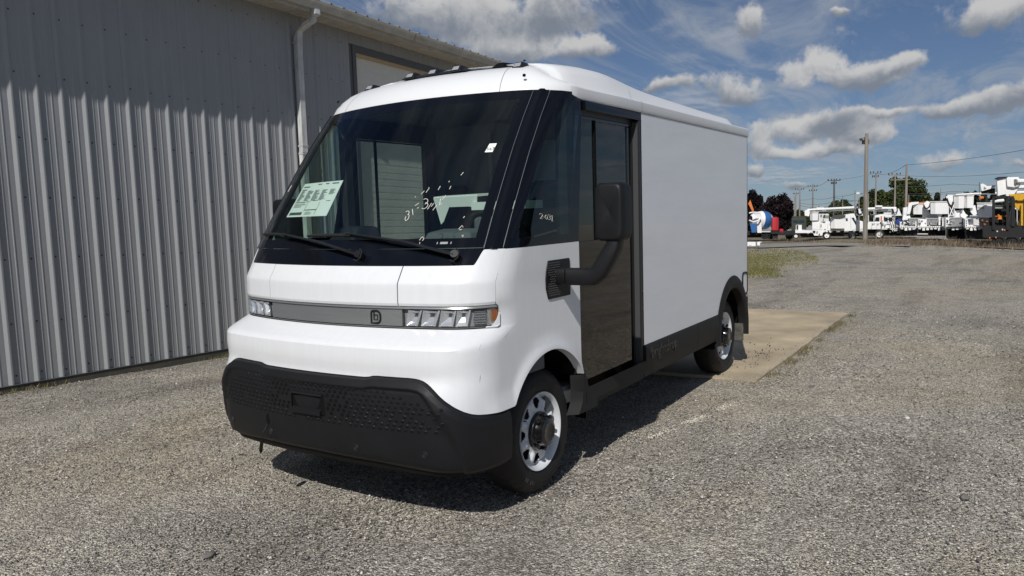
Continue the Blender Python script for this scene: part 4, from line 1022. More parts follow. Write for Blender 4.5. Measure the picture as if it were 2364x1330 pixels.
for sg in (1, -1):
    i = min(range(16, len(RV)), key=lambda q: abs(RP[q].x+1.505)); m = MB(); vs = []
    for (a, b, c) in RV[i][:8]: vs += [(-1.5035, b*sg+.0012*sg, c+.0012), (-1.5075, b*sg+.0012*sg, c+.0012)]
    m.add(vs, [(q*2, q*2+1, q*2+3, q*2+2) for q in range(7)]); flip_fix(m.build('roof_seam', mat('seam2', (.15, .15, .16), .8), van))
# black trim at the rear end of the roof dome
m = MB(); r = RV[-1][4:9]; m.add([(a+.012, b+.004, c+.006) for a, b, c in r] + [(a-.02, b-.03, c-.035) for a, b, c in r], [(i, i+1, 6+i, 5+i) for i in range(4)]); flip_fix(m.build('roof_end_trim', GLOSSB, van, smooth=True))
# roof seams and bolts
def roof_pt(i, j): return Vector(RV[i][j])
for sg in (1, -1):
    # line near the corner
    it = 13 - 1
    pts_ = [roof_pt(it, j) for j in range(0, 8)]
    m = MB(); vs = []
    for p in pts_: 
        d = Vector((RN[it].y, -RN[it].x, 0)); n = Vector((RN[it].x*.7, RN[it].y*.7, .7)).normalized()
        for k in (-.0018, .0018): q = p + n*.0012 - d*k; vs.append((q.x, q.y*sg, q.z))
    m.add(vs, [(i*2, i*2+1, i*2+3, i*2+2) for i in range(7)]); flip_fix(m.build('roof_seam', mat('seam', (.18, .18, .18), .8), van))
def roofbolt(x, y, z, n, r=.011, name='roof_bolt'):
    n = Vector(n).normalized(); a = n.orthogonal().normalized(); b = n.cross(a); m = MB(); vs = []
    for rr, h in ((1, -.004), (1, .004), (.7, .006)): vs += [tuple(Vector((x, y, z)) + n*h + (a*math.cos(6.283*k/12)+b*math.sin(6.283*k/12))*r*rr) for k in range(12)]
    m.add(vs, [(j*12+k, j*12+(k+1) % 12, (j+1)*12+(k+1) % 12, (j+1)*12+k) for j in range(2) for k in range(12)]+[tuple(range(24, 36))]); flip_fix(m.build(name, DARK, van))
roofbolt(-.190, .835, 2.690, (.6, .55, .6)); roofbolt(-.190, -.835, 2.690, (.6, -.55, .6)); roofbolt(-.55, .62, 2.862, (.1, .2, 1), .009)
# marker lights
def marker(x, y, z, parent, sc=1.):
    m = MB(); L = .055*sc
    V = [(x+.05, y-L, z-.01), (x+.05, y+L, z-.01), (x-.08, y+L, z-.01), (x-.08, y-L, z-.01), (x+.012, y-L*.62, z+.038), (x+.012, y+L*.62, z+.038), (x-.06, y+L*.62, z+.034), (x-.06, y-L*.62, z+.034)]
    m.hexa(V); o = m.build('marker_light', mat('marker_black', (.010, .010, .011), .3, coat=.3), parent, bevel=.006); flip_fix(o)
    m = MB(); m.add([(x+.046, y-L*.6, z+.002), (x+.046, y+L*.6, z+.002), (x+.021, y+L*.5, z+.030), (x+.021, y-L*.5, z+.030)], [(0, 1, 2, 3)]); flip_fix(m.build('marker_lens', mat('marker_lens', (.30, .31, .33), .2, coat=.5), o)); return o
MK = empty_part = None
for y in (-.675, .675): marker(-.40, y, 2.786, van, .85)
m = MB(); m.hexa([(-.29, -.30, 2.800), (-.29, .30, 2.800), (-.42, .30, 2.81), (-.42, -.30, 2.81), (-.33, -.28, 2.826), (-.33, .28, 2.826), (-.40, .26, 2.828), (-.40, -.26, 2.828)]); mb_ = m.build('marker_light_base', mat('marker_base', (.010, .010, .011), .35), van, bevel=.005); flip_fix(mb_)
for y in (-.21, 0, .21): marker(-.33, y, 2.812, mb_, .9)
m = MB(); m.hexa([(-.46, .38, 2.82), (-.46, .50, 2.82), (-.66, .50, 2.83), (-.66, .38, 2.83), (-.52, .41, 2.868), (-.52, .47, 2.868), (-.66, .47, 2.878), (-.66, .41, 2.878)]); flip_fix(m.build('roof_antenna_fin', DARK, van, bevel=.012))
# ---- wheels
def wheel():
    root = empty('wheel', (0, 0, 0)); root.parent = van
    RO = .405; prof = [(.250, -.012), (.262, -.002), (.285, .006), (.315, .010), (.345, .008), (.365, -.002), (.385, -.018), (.397, -.032), (.402, -.048), (.405, -.075), (.406, -.115), (.405, -.155), (.402, -.182), (.397, -.198), (.365, -.225), (.315, -.235), (.262, -.225), (.25, -.21)]
    n = 132; m = MB(); P = len(prof)
    for k in range(n):
        a = 2*math.pi*k/n
        for j, (r, y) in enumerate(prof):
            if 7 <= j <= 13:
                blk = (k % 4); row = j
                if j in (8, 12): r -= .009 if blk == 0 else 0
                elif j in (7, 13): r -= .008 if blk in (0, 1) else 0
                elif j in (9, 11): r -= .008 if (k+2) % 4 == 0 else 0
            if j == 6: r -= .004 if k % 4 < 2 else 0
            m.v.append((r*math.cos(a), y, r*math.sin(a)))
    for k in range(n):
        for j in range(P-1): m.f.append((k*P+j, ((k+1) % n)*P+j, ((k+1) % n)*P+j+1, k*P+j+1))
    # circumferential grooves: thin dark rings let in
    o = m.build('tyre', TYRE, root, smooth=True, angle=32); flip_fix(o)
    # raised sidewall lettering blocks
    m = MB(); rs = random.Random(9)
    for base, cnt in ((.35, 8), (1.6, 10), (2.9, 7), (4.2, 9), (5.4, 6)):
        for i in range(cnt):
            a = base + i*.062
            if rs.random() < .15: continue
            r0, r1 = .318, .342; c = lambda r, aa, y: (r*math.cos(aa), y, r*math.sin(aa))
            m.hexa([c(r0, a, .009), c(r0, a+.04, .009), c(r1, a+.04, .008), c(r1, a, .008), c(r0, a+.004, .0118), c(r0, a+.036, .0118), c(r1, a+.036, .0108), c(r1, a+.004, .0108)])
    q = m.build('sidewall_lettering', TYRE, o); flip_fix(q); tag(q, kind='stuff')
    # rim: disc with eight hand holes
    NA, rad = 192, [.256, .252, .247, .240, .230, .222, .217, .212, .207, .201, .195, .189, .183, .177, .171, .165, .159, .153, .146, .140, .130, .122]
    def dep(r, a):
        y = lerp([.108, .122, .146, .160, .196, .207, .215, .222, .230, .240, .247, .252, .256], [-.016, -.018, -.026, -.030, -.034, -.038, -.046, -.044, -.020, -.004, .004, .006, -.004], r)
        ph = (a*8/(2*math.pi)) % 1; d = abs(ph-.5)*2   # 1 between holes, 0 at hole centre
        y += .018*sstep(.45, .9, d)*sstep(.13, .16, r)*(1-sstep(.195, .215, r))
        return y
    m = MB(); vid = {}; H = len(rad)
    for k in range(NA):
        a = 2*math.pi*k/NA
        for j, r in enumerate(rad): m.v.append((r*math.cos(a), dep(r, a), r*math.sin(a)))
    def hole(r, a):
        ph = (a*8/(2*math.pi)) % 1; u = (ph-.5)*2*math.pi/8*r; v = r-.181
        hw = .033 + v*.30
        return (abs(u)/hw)**3. + (abs(v)/.034)**3. < 1
    hole_faces = set()
    for k in range(NA):
        for j in range(H-1):
            a = 2*math.pi*(k+.5)/NA; r = (rad[j]+rad[j+1])/2
            if hole(r, a): hole_faces.add((k, j)); continue
            m.f.append((k*H+j, ((k+1) % NA)*H+j, ((k+1) % NA)*H+j+1, k*H+j+1))
    o = m.build('rim', RIMM, root, smooth=True, angle=50); flip_fix(o); md = o.modifiers.new('s', 'SOLIDIFY'); md.thickness = .008; md.offset = -1 
    m = MB(); m.lathe([(.252, -.02), (.236, -.07), (.232, -.2), (.02, -.2)], 48, (0, 0, 0)); o2 = m.build('rim_barrel', RIMM if False else mat('barrel', (.05, .052, .056), .5), root, smooth=True); flip_fix(o2)
    m = MB(); m.lathe([(.215, -.115), (.215, -.125), (.02, -.125)], 40, (0, 0, 0)); flip_fix(m.build('brake_disc', mat('brake_disc', (.018, .020, .026), .5, metal=.3), root, smooth=True))
    m = MB(); m.lathe([(.126, -.05), (.126, -.006), (.118, .008), (.096, .012), (.090, .030), (.086, .056), (.062, .064), (.046, .058), (.0, .058)], 48, (0, 0, 0)); hb = m.build('hub', HUBM, root, smooth=True); flip_fix(hb)
    for i in range(8):
        a = 2*math.pi*(i+.5)/8; m = MB(); m.lathe([(.014, .018), (.014, .036), (.010, .040), (0, .040)], 6, (.111*math.cos(a), -.004, .111*math.sin(a))); flip_fix(m.build('wheel_nut', HUBM, root))
    # valve stem
    MB().tube([(.20*math.cos(.9), -.03, .20*math.sin(.9)), (.205*math.cos(.9), .0, .205*math.sin(.9))], .004, 6).build('valve_stem', RUB, root)
    return root
W0 = wheel(); W0.location = (0, 1.0, .408); W0.rotation_euler = (0, .35, 0)
for (x, y, rz, ry) in ((-3.886, .985, 0, .1), (0, -1.0, math.pi, 1.1), (-3.886, -.985, math.pi, 2.)):
    c = copy_tree(W0, van); c.location = (x, y, .408 if x > -1 else .425); c.rotation_euler = (0, ry, rz)
# mud flap behind the rear wheel
m = MB(); m.box((-4.315, .97, .31), (-4.325, 1.065, .50)); flip_fix(m.build('mud_flap', mat('mud_flap', (.09, .085, .075), .8, var=.5, vscale=20), van))
# ---- mirrors
def mirror(sg):
    def q(x, y, z): return (x, y*sg, z)
    # perforated mounting plate
    m = MB(); pts = [(.022, 1.438), (-.005, 1.505), (-.278, 1.505), (-.285, 1.49), (-.285, 1.275), (-.278, 1.262), (.002, 1.262), (.028, 1.33), (.03, 1.39)]
    m.prism(pts, lambda p: q(p[0], 1.07, p[1]), lambda p: q(p[0], 1.088, p[1])); root = m.build('mirror_mount', BLACKP, van, bevel=.004); flip_fix(root)
    m = MB(); 
    for r in range(15):
        for c in range(9):
            x = .005 - c*.017 - (r % 2)*.0085; z = 1.285 + r*.0145
            if x < -.15 or (x > -.0 and not 1.30 < z < 1.47): continue
            if -.02 < x and abs(z-1.385) < .02: continue
            s = .0036; m.add([q(x-s, 1.0885, z), q(x, 1.0885, z-s), q(x+s, 1.0885, z), q(x, 1.0885, z+s), q(x, 1.0925, z)], [(0, 1, 4), (1, 2, 4), (2, 3, 4), (3, 0, 4)])
    h = m.build('perforations', mat('perforation_edge', (.10, .10, .10), .35), root); flip_fix(h); tag(h, kind='stuff')
    # arm
    def arm(pts, w, hgt, name):
        m = MB(); n = 12; vs = []
        P = [Vector(p) for p in pts]
        for i, p in enumerate(P):
            d = (P[min(i+1, len(P)-1)]-P[max(0, i-1)]).normalized(); a = Vector((1, 0, 0)); b = d.cross(a).normalized(); a = b.cross(d).normalized()
            for k in range(n):
                c_, s_ = math.cos(2*math.pi*k/n), math.sin(2*math.pi*k/n); e = .30
                cc = math.copysign(abs(c_)**e, c_); ss = math.copysign(abs(s_)**e, s_); v = p + a*cc*w[i] + b*ss*hgt[i]; vs.append(q(*v))
        m.add(vs, [(i*n+k, i*n+(k+1) % n, (i+1)*n+(k+1) % n, (i+1)*n+k) for i in range(len(P)-1) for k in range(n)] + [tuple(range(n)), tuple((len(P)-1)*n+k for k in range(n))])
        o = m.build(name, BLACKP, root, smooth=True, angle=50); flip_fix(o); return o
    arm([(-.13, 1.085, 1.40), (-.13, 1.155, 1.40)], [.05, .05], [.052, .050], 'arm_socket')
    arm([(-.135, 1.158, 1.398), (-.138, 1.25, 1.398), (-.142, 1.335, 1.400), (-.145, 1.375, 1.430), (-.15, 1.43, 1.52), (-.155, 1.468, 1.59), (-.16, 1.475, 1.64)], [.050, .050, .052, .056, .056, .050, .046], [.054, .054, .054, .054, .050, .044, .040], 'mirror_arm')
    # housing: rounded box, wider at the top, tilted
    m = MB(); X0, X1 = -.085, -.235; vs = []; n = 24
    for x, sc, in ((X0-.03, .0), (X0-.006, .78), (X0-.012, .90), (X0-.035, .985), (X0-.07, 1.), (X1+.02, 1.0), (X1, .975), (X1, .92), (X1+.02, .90)):
        for k in range(n):
            c_, s_ = math.cos(2*math.pi*(k+.5)/n), math.sin(2*math.pi*(k+.5)/n); e = .32
            cc = math.copysign(abs(c_)**e, c_); ss = math.copysign(abs(s_)**e, s_)
            hw = .098 + .0*ss; vs.append(q(x - .02*ss*0, 1.455+hw*sc*cc, 1.797+.178*(1-(1-sc)*.6)*ss if sc > 0 else 1.797))
    m.add(vs, [(j*n+k, j*n+(k+1) % n, (j+1)*n+(k+1) % n, (j+1)*n+k) for j in range(8) for k in range(n)])
    o = m.build('mirror_housing', BLACKP, root, smooth=True, angle=60); flip_fix(o)
    m = MB(); m.add([q(X1+.018, 1.455-.086, 1.64), q(X1+.018, 1.455+.086, 1.64), q(X1+.018, 1.455+.086, 1.955), q(X1+.018, 1.455-.086, 1.955)], [(0, 1, 2, 3)]); flip_fix(m.build('mirror_glass', mat('mirror_silver', (.8, .8, .8), .02, metal=1.), root))
for sg in (1, -1): mirror(sg)
# ---- wipers
def wiper(piv, elbow, mid, b0, b1):
    P = lambda a, o: Sn(a[0], a[1], o)[0]
    m = MB(); m.tube([P(piv, .028), P(elbow, .045), P(mid, .045)], [.022, .017, .010], 8, flat=.5); o = m.build('wiper', mat('wiper_black', (.010, .011, .012), .38, coat=.2), van, smooth=True); flip_fix(o)
    m = MB(); p, n = Sn(*piv, .0); m.tube([p, p+n*.045], .024, 12); flip_fix(m.build('wiper_pivot', mat('pivot', (.012, .012, .013), .25), o, smooth=True))
    m = MB(); c = P(piv, .04); m.tube([c+Vector((.005, -.03, -.035)), c+Vector((.012, 0, -.042)), c+Vector((.01, .03, -.02)), c+Vector((.0, .035, .012)), c+Vector((-.01, .01, .03))], .0035, 6); m.build('washer_hose', RUB, o)
    # blade
    m = MB(); bl = [(b0[0]+(b1[0]-b0[0])*k, b0[1]+(b1[1]-b0[1])*k+.016*math.sin(math.pi*k)) for k in lin(0, 1, 12)]
    m.tube([P(a, .022) for a in bl], [.004]+[.009]*11+[.004], 6); m.tube([P(a, .008) for a in bl], .004, 4); m.build('wiper_blade', RUB, o, smooth=True)
    m = MB(); m.tube([P((mid[0]-.03, mid[1]), .03), P((mid[0]+.04, mid[1]-.004), .036)], .014, 6); m.build('blade_clip', RUB, o)
wiper((1.035, 1.572), (.62, 1.640), (.10, 1.692), (-.36, 1.690), (.45, 1.662))
wiper((.277, 1.576), (-.14, 1.640), (-.66, 1.692), (-1.12, 1.70), (-.35, 1.668))
# ---- stickers and marks on the glass
def gq(px_or, o=.0): return None
def onglass(t, z, o=.003): return tuple(Sn(t, z, o)[0])
def stick():
    A, B, C_, D = (-.825, 2.058), (-.276, 2.062), (-.280, 1.831), (-.855, 1.829)    # tl tr br bl
    def uv(u, v, o):   # u right in the picture, v down
        t = (A[0]*(1-u)+B[0]*u)*(1-v) + (D[0]*(1-u)+C_[0]*u)*v; z = (A[1]*(1-u)+B[1]*u)*(1-v) + (D[1]*(1-u)+C_[1]*u)*v; return tuple(Sn(t, z, o)[0])
    m = MB(); n = 8; m.v = [uv(i/n, j/n, -.006) for j in range(n+1) for i in range(n+1)]; m.f = [(j*(n+1)+i, j*(n+1)+i+1, (j+1)*(n+1)+i+1, (j+1)*(n+1)+i) for j in range(n) for i in range(n)]
    o = m.build('window_sticker', PAPER, WS, smooth=True); flip_fix(o)
    m = MB(); rs = random.Random(4)
    def bar(u0, v0, u1, v1): m.add([uv(u0, v0, -.0045), uv(u1, v0, -.0045), uv(u1, v1, -.0045), uv(u0, v1, -.0045)], [(0, 1, 2, 3)])
    bar(.42, .05, .52, .075); bar(.62, .05, .70, .075); bar(.78, .05, .93, .08); bar(.05, .1, .22, .13); bar(.05, .19, .18, .215)
    for c in range(5):
        for r in range(14):
            if c == 4 and r > 6: continue
            v = .235 + r*.0225; u = .05+c*.19; bar(u, v, u+rs.uniform(.07, .16), v+.010)
    bar(.04, .565, .32, .585); bar(.34, .565, .93, .580); bar(.50, .535, .62, .550)
    for r in range(4): bar(.06, .62+r*.03, .06+rs.uniform(.2, .32), .63+r*.03)
    bar(.05, .87, .38, .95); bar(.42, .80, .70, .825); bar(.40, .60, .405, .86); bar(.70, .60, .705, .95)
    for r in range(3): bar(.45, .87+r*.03, .45+rs.uniform(.1, .2), .88+r*.03)
    q_ = m.build('sticker_print', INK, o); flip_fix(q_); tag(q_, kind='stuff')
    m = MB(); z, t = 2.208, .997; m.add([onglass(t-.035, z-.027), onglass(t+.030, z-.027), onglass(t+.040, z+.027), onglass(t-.024, z+.027)], [(0, 1, 2, 3)]); lot = m.build('lot_number_label', PAPER, WS); flip_fix(lot)
    p, n = Sn(t-.026, z-.016, .0045); xd = Sn(t+.02, z-.016, .0045)[0]-p; yd = Sn(t-.02, z+.03, .0045)[0]-p
    text_mesh('067', .033, .0003, 'label_number', INK, lot, frame(p, xd, yd))
    m = MB(); t, z = -1.105, 2.03; m.add([onglass(t-.035, z-.022), onglass(t-.005, z-.022), onglass(t+.012, z+.022), onglass(t-.018, z+.022)], [(0, 1, 2, 3)]); flip_fix(m.build('small_tag', PAPER, WS))
    m = MB(); t, z = .91, 1.648; 
    for a, b in ((-.055, -.048), (-.03, .025), (.045, .052)): m.add([onglass(t+a, z-.006), onglass(t+b, z-.006), onglass(t+b, z+.006), onglass(t+a, z+.006)], [(0, 1, 2, 3)])
    flip_fix(m.build('glass_stamp', mat('stamp_grey', (.3, .3, .3), .6), WS))
stick()
# hand written chalk marks (strokes are thin ribbons on the glass), given in pixels relative to the glass
def strokes(name, lst, w, parent, mapf):
    for st in lst: MB().tube([mapf(*p) for p in st], w, 4, cap=True).build(name, CHALK, parent)
def arc(cx, cy, rx, ry, a0, a1, n=7): return [(cx+rx*math.cos(R_(a0+(a1-a0)*i/n)), cy-ry*math.sin(R_(a0+(a1-a0)*i/n))) for i in range(n+1)]
# windscreen coordinates: t = .512 + u, z = 1.795 + v with u along the glass
def wmap(x, y):   # x, y in photo pixels about (930, 505); linear map measured on the glass
    dx, dy = x-930, y-505; du = dx*.00282 - dy*.00005; dz = -dy*.00262 - dx*.000095; t = .512+du; z = 1.795+dz
    return Sn(t, z, .004)[0]
marks = [arc(937, 493, 6, 5, 150, -20, 5)+arc(943, 503, 5, 7, 120, -200, 8), [(948, 484), (957, 497)], [(952, 476), (960, 470)], [(961, 482), (965, 480)],
         arc(975, 467, 9, 7, 130, -60, 6)+arc(980, 476, 9, 7, 90, -130, 7), [(992, 484), (997, 470)], [(1000, 478), (1003, 470)], [(1008, 486), (1014, 474)], [(1017, 460), (1022, 475), (1026, 470)], [(1022, 462), (1028, 452)],
         [(955, 450), (961, 442)], [(968, 446), (972, 436), (970, 434)], [(1000, 440), (1002, 431)], [(1031, 438), (1032, 431)], [(1047, 406), (1051, 399)], [(1021, 422), (1022, 419)], [(941, 457), (942, 455)],
         [(1003, 552), (1006, 546), (1010, 544)], [(1010, 546), (1014, 548), (1012, 553)], [(1007, 556), (1008, 562), (1013, 561)], [(1096, 526), (1102, 518), (1107, 522)], [(1099, 528), (1105, 526)], [(1112, 540), (1117, 538), (1118, 543)], [(1098, 502), (1100, 498)]]
strokes('chalk_stroke', marks, .0019, WS, wmap)
def smap(x, y):   # side window, photo pixels about (1260, 502)
    return Vector((-.005 - (x-1260)*.0089*.60, 1.0795, 1.775 - (y-502)*.00265 - (x-1260)*.00045))
sw = [arc(1248, 498, 3.5, 3.5, 160, -30, 5)+[(1246, 507), (1252, 506)], [(1254, 502), (1256, 502)], arc(1260, 501.5, 2.8, 5, 90, 450, 10), arc(1266.5, 498, 2.8, 2.8, 140, -80, 5)+arc(1266.5, 503.5, 3, 3, 80, -140, 5), [(1271.5, 498), (1274, 496), (1273.5, 508)], [(1272, 509), (1276, 509)]]
strokes('chalk_stroke', sw, .0013, van, smap)
# ---- interior
m = MB(); m.box((-.1, -.98, .5), (-1.55, .98, .62)); m.box((.5, -.98, .8), (-.1, .98, 1.3)); flip_fix(m.build('cab_floor', INT, van))
m = MB(); vs = []   # dashboard shelf following the glass
ys = lin(-.98, .98, 24)
for (xo, z) in ((-.06, 1.60), (-.16, 1.625), (-.36, 1.60), (-.46, 1.56), (-.48, 1.30)):
    for y in ys:
        t = y/.83; xx = .745-.175*y*y*1.1 - (.10*sstep(.7, 1., abs(y))); vs.append((xx+xo, y, z))
m.add(vs, [(j*25+i, j*25+i+1, (j+1)*25+i+1, (j+1)*25+i) for j in range(4) for i in range(24)]); o = m.build('dashboard', mat('dash_grey_green', (.14, .16, .165), .7), van, smooth=True, angle=60); flip_fix(o)
m = MB(); m.box((.54, -.10, 1.628), (.50, .55, 1.632)); flip_fix(m.build('defrost_slot', DARK, o))
m = MB(); m.hexa([(.50, -.40, 1.61), (.50, -.12, 1.61), (.20, -.06, 1.60), (.20, -.40, 1.60), (.38, -.31, 1.755), (.38, -.15, 1.755), (.22, -.10, 1.75), (.22, -.32, 1.75)]); flip_fix(m.build('display_pod', mat('pod_black', (.02, .022, .028), .3), van, bevel=.03))
m = MB(); m.hexa([(.30, .30, 1.60), (.30, .72, 1.60), (.05, .72, 1.6), (.05, .30, 1.6), (.26, .34, 1.70), (.26, .68, 1.70), (.08, .68, 1.72), (.08, .34, 1.72)]); flip_fix(m.build('instrument_hood', INT, van, bevel=.02))
m = MB(); c = Vector((-.22, .60, 1.70)); ax = Vector((-.55, 0, .83)).normalized(); a = Vector((0, 1, 0)); b = ax.cross(a); pts = [tuple(c+a*(.215*math.cos(t))+b*(.215*math.sin(t))) for t in lin(0, 2*math.pi, 32)]
m.tube(pts, .016, 8, cap=False); m.tube([tuple(c+a*.2), tuple(c-a*.2)], .018, 6); m.tube([tuple(c), tuple(c+b*.0-ax*.35+Vector((.1, 0, 0)))], .03, 8); sw_ = m.build('steering_wheel', mat('wheel_black', (.012, .012, .013), .5), van, smooth=True)
def seat(y, x=-.85):
    root = empty('seat', (0, 0, 0)); root.parent = van
    def rb(x0, x1, w, z0, z1, lean, name, r=.05):
        m = MB(); m.hexa([(x+x0, y-w, z0), (x+x1, y-w, z0), (x+x1, y+w, z0), (x+x0, y+w, z0), (x+x0+lean, y-w*.86, z1), (x+x1+lean, y-w*.86, z1), (x+x1+lean, y+w*.86, z1), (x+x0+lean, y+w*.86, z1)]); o = m.build(name, SEAT, root, bevel=r, seg=4); flip_fix(o)
    rb(-.25, .25, .25, 1.02, 1.18, .0, 'cushion'); rb(-.27, -.13, .24, 1.14, 1.88, -.12, 'backrest'); rb(-.40, -.30, .13, 1.87, 2.06, -.03, 'headrest')
    m = MB(); m.box((x-.2, y-.18, .6), (x+.2, y+.18, 1.03)); m.build('seat_base', INT, root)
seat(.33, -.9); seat(-.62, -1.0)
m = MB(); m.box((-1.515, -1.0, .6), (-1.50, 1.0, 2.62)); bk = m.build('bulkhead', mat('bulkhead_grey', (.16, .18, .185), .6), van)
m = MB(); m.box((-1.499, -.02, .7), (-1.492, .66, 2.40)); bd = m.build('bulkhead_door', INTL, bk); m = MB(); m.box((-1.491, .26, 2.02), (-1.480, .36, 2.07)); m.build('door_label', DARK, bd)
m = MB(); m.tube([(-1.44, -.30, .7), (-1.44, -.30, 2.5)], .018, 8); m.build('grab_pole', mat('pole_grey', (.3, .31, .32), .4, metal=.5), van)
m = MB(); m.box((-.34, -.86, 2.585), (-1.5, .86, 2.60)); m.build('headliner', INT, van)
m = MB(); vs = []
# white cardboard trays lying behind the windscreen on the dash
WB = mat('cardboard_white', (.72, .74, .72), .7)
tray = empty('cardboard_tray', (0, 0, 0)); tray.parent = van
dx_, dy_, dz_ = -.20, -.44, .062
sh = lambda L_: [(a+dx_, b+dy_, c+dz_) for a, b, c in L_]
m = MB(); m.hexa(sh([(.02, .50, 1.86), (.02, .88, 1.865), (-.14, .91, 1.875), (-.14, .47, 1.87), (.02, .50, 1.875), (.02, .88, 1.880), (-.14, .91, 1.89), (-.14, .47, 1.885)])); flip_fix(m.build('tray_top', WB, tray))
m = MB(); m.add(sh([(.02, .50, 1.868), (.02, .88, 1.872), (.01, .865, 1.775), (.01, .81, 1.80), (.01, .63, 1.80), (.0, .57, 1.70), (.0, .545, 1.68)]), [(0, 1, 2, 3, 4, 5, 6)]); o = m.build('tray_side', WB, tray); md = o.modifiers.new('s', 'SOLIDIFY'); md.thickness = .006
m = MB(); m.box((-.16, .40, 1.835), (-.34, .86, 1.888)); flip_fix(m.build('white_box', WB, van))
m = MB(); m.box((.06, .56, 1.60), (-.02, .80, 1.79)); flip_fix(m.build('switch_pod', INT, van, bevel=.03))
# B pillar trim behind the side window
for sg in (1, -1):
    m = MB(); m.box((-.37, .97*sg, 1.6), (-.445, 1.035*sg, 2.56)); flip_fix(m.build('pillar_trim', mat('pillar_trim', (.02, .022, .025), .6), van))
# ---------------------------------------------------------------- background yard: every truck is laid out in its own metres
WT = mat('truck_white', (.80, .80, .79), .4, coat=.2, var=.06); WT2 = mat('truck_offwhite', (.60, .60, .58), .6, var=.12, vscale=3); GT = mat('bucket_grey', (.22, .225, .23), .6); TW = mat('truck_window', (.02, .03, .035), .1, coat=.5); BK = mat('chassis_black', (.010, .010, .011), .7); YL = mat('machine_yellow', (.62, .34, .02), .5, var=.2); OR = mat('safety_orange', (.65, .17, .03), .6); RD = mat('tank_red', (.42, .02, .03), .5); GR = mat('truck_olive', (.035, .045, .030), .6); BLU = mat('drum_blue', (.03, .12, .32), .45); HOSE = mat('hose_black', (.02, .02, .02), .6)
class T:
    "one vehicle: px coordinates are turned into metres in the vehicle's own frame at its distance"
    def __init__(s, name, label, cat, x0, D, group=None, base=None, dx=0):
        s.D = D; s.k = D/F_PX; g = at(x0, 500, D); s.z0 = zg(g.x, g.y); s.x0 = x0
        s.root = empty(name, (g.x, g.y, s.z0)); tag(s.root, label, cat, group)
        vd = Vector((g.x-CAM.x, g.y-CAM.y, 0)).normalized(); s.F = (vd*.9 + FH*.1).normalized(); s.R = s.F.cross(Vector((0, 0, 1)))
        s.eye = (CAM - Vector((g.x, g.y, 0)))
    def P(s, px, py, d):
        # point on the plane d metres behind the vehicle front plane, at the size it has at the front plane
        p = at(px, py, s.D); p = p + s.F*d; return p - s.root.location
    def box(s, name, mt, x0, y0, x1, y1, d0=0., d1=1.2, par=None, bevel=0.):
        m = MB(); m.hexa([s.P(x0, y1, d0), s.P(x1, y1, d0), s.P(x1, y1, d1), s.P(x0, y1, d1), s.P(x0, y0, d0), s.P(x1, y0, d0), s.P(x1, y0, d1), s.P(x0, y0, d1)]); o = m.build(name, mt, par or s.root, bevel=bevel); flip_fix(o); return o
    def poly(s, name, mt, pts, d0=0., d1=.8, par=None, bevel=0.):
        m = MB(); m.prism(pts, lambda p: s.P(p[0], p[1], d0), lambda p: s.P(p[0], p[1], d1)); o = m.build(name, mt, par or s.root, bevel=bevel); flip_fix(o); return o
    def tube(s, name, mt, pts, r, par=None, n=8, d=.4):
        m = MB(); m.tube([s.P(p[0], p[1], p[2] if len(p) > 2 else d) for p in pts], [q*s.k for q in r] if isinstance(r, (list, tuple)) else r*s.k, n); return m.build(name, mt, par or s.root, smooth=True)
    def wheel(s, x, y, r, d=.05, rimmat=None):
        m = MB(); c = s.P(x, y, d); q = []
        for (rr, h) in ((1., .35), (1., .03), (.93, 0), (.62, .0), (.60, .06), (0, .06)): q += [tuple(c + s.F*h + (s.R*math.cos(6.283*k/18)+Vector((0, 0, 1))*math.sin(6.283*k/18))*rr*r*s.k) for k in range(18)]
        m.add(q, [(j*18+k, j*18+(k+1) % 18, (j+1)*18+(k+1) % 18, (j+1)*18+k) for j in range(3) for k in range(18)]); o = m.build('wheel', BK, s.root); flip_fix(o)
        m = MB(); q = []
        for (rr, h) in ((.62, -.01), (.5, .05), (.25, .05), (.2, -.02), (.0, -.02)): q += [tuple(c + s.F*h + (s.R*math.cos(6.283*k/18)+Vector((0, 0, 1))*math.sin(6.283*k/18))*rr*r*s.k) for k in range(18)]
        m.add(q, [(j*18+k, j*18+(k+1) % 18, (j+1)*18+(k+1) % 18, (j+1)*18+k) for j in range(4) for k in range(18)]); r_ = m.build('rim', rimmat or WT, o); flip_fix(r_)
    def bucket(s, x0, y0, x1, y1, d0=-.4, split=.35, cover=None, mt=None, par=None):
        # open tub: two visible faces meeting at an edge, with a lip
        xm = x0+(x1-x0)*split; h = y1-y0; m = MB()
        def q(px, py, d): return s.P(px, py, d)
        top = [(x0, y0, .35), (xm, y0, 0), (x1, y0, .05), (x1-1, y0, .9), (x0+2, y0, .95)]; m.v = []; n = 5
        vs = [q(a, b, d0+d) for a, b, d in top] + [q(xm+(a-xm)*.93, b+h, d0+.04+d*.9) for a, b, d in top]
        m.add(vs, [(i, (i+1) % n, n+(i+1) % n, n+i) for i in range(n)] + [tuple(range(n, 2*n)), tuple(range(n))]); o = m.build('bucket', mt or WT, par or s.root); flip_fix(o)
        m = MB(); vs = [q(a+(-.8 if a < xm else .8 if a > xm else 0), b-.4, d0+d-.03) for a, b, d in top] + [q(a+(-.8 if a < xm else .8 if a > xm else 0), b+2.2, d0+d-.03) for a, b, d in top]
        m.add(vs, [(i, (i+1) % n, n+(i+1) % n, n+i) for i in range(n)] + [tuple(range(n, 2*n)), tuple(range(n))]); e = m.build('bucket_lip', cover or WT2, o); flip_fix(e)
        return o
def seams(t, xs, y0, y1, d=-.012, par=None):
    for x in xs: t.box('door_seam', BK, x, y0, x+.35, y1, d, 0., par)
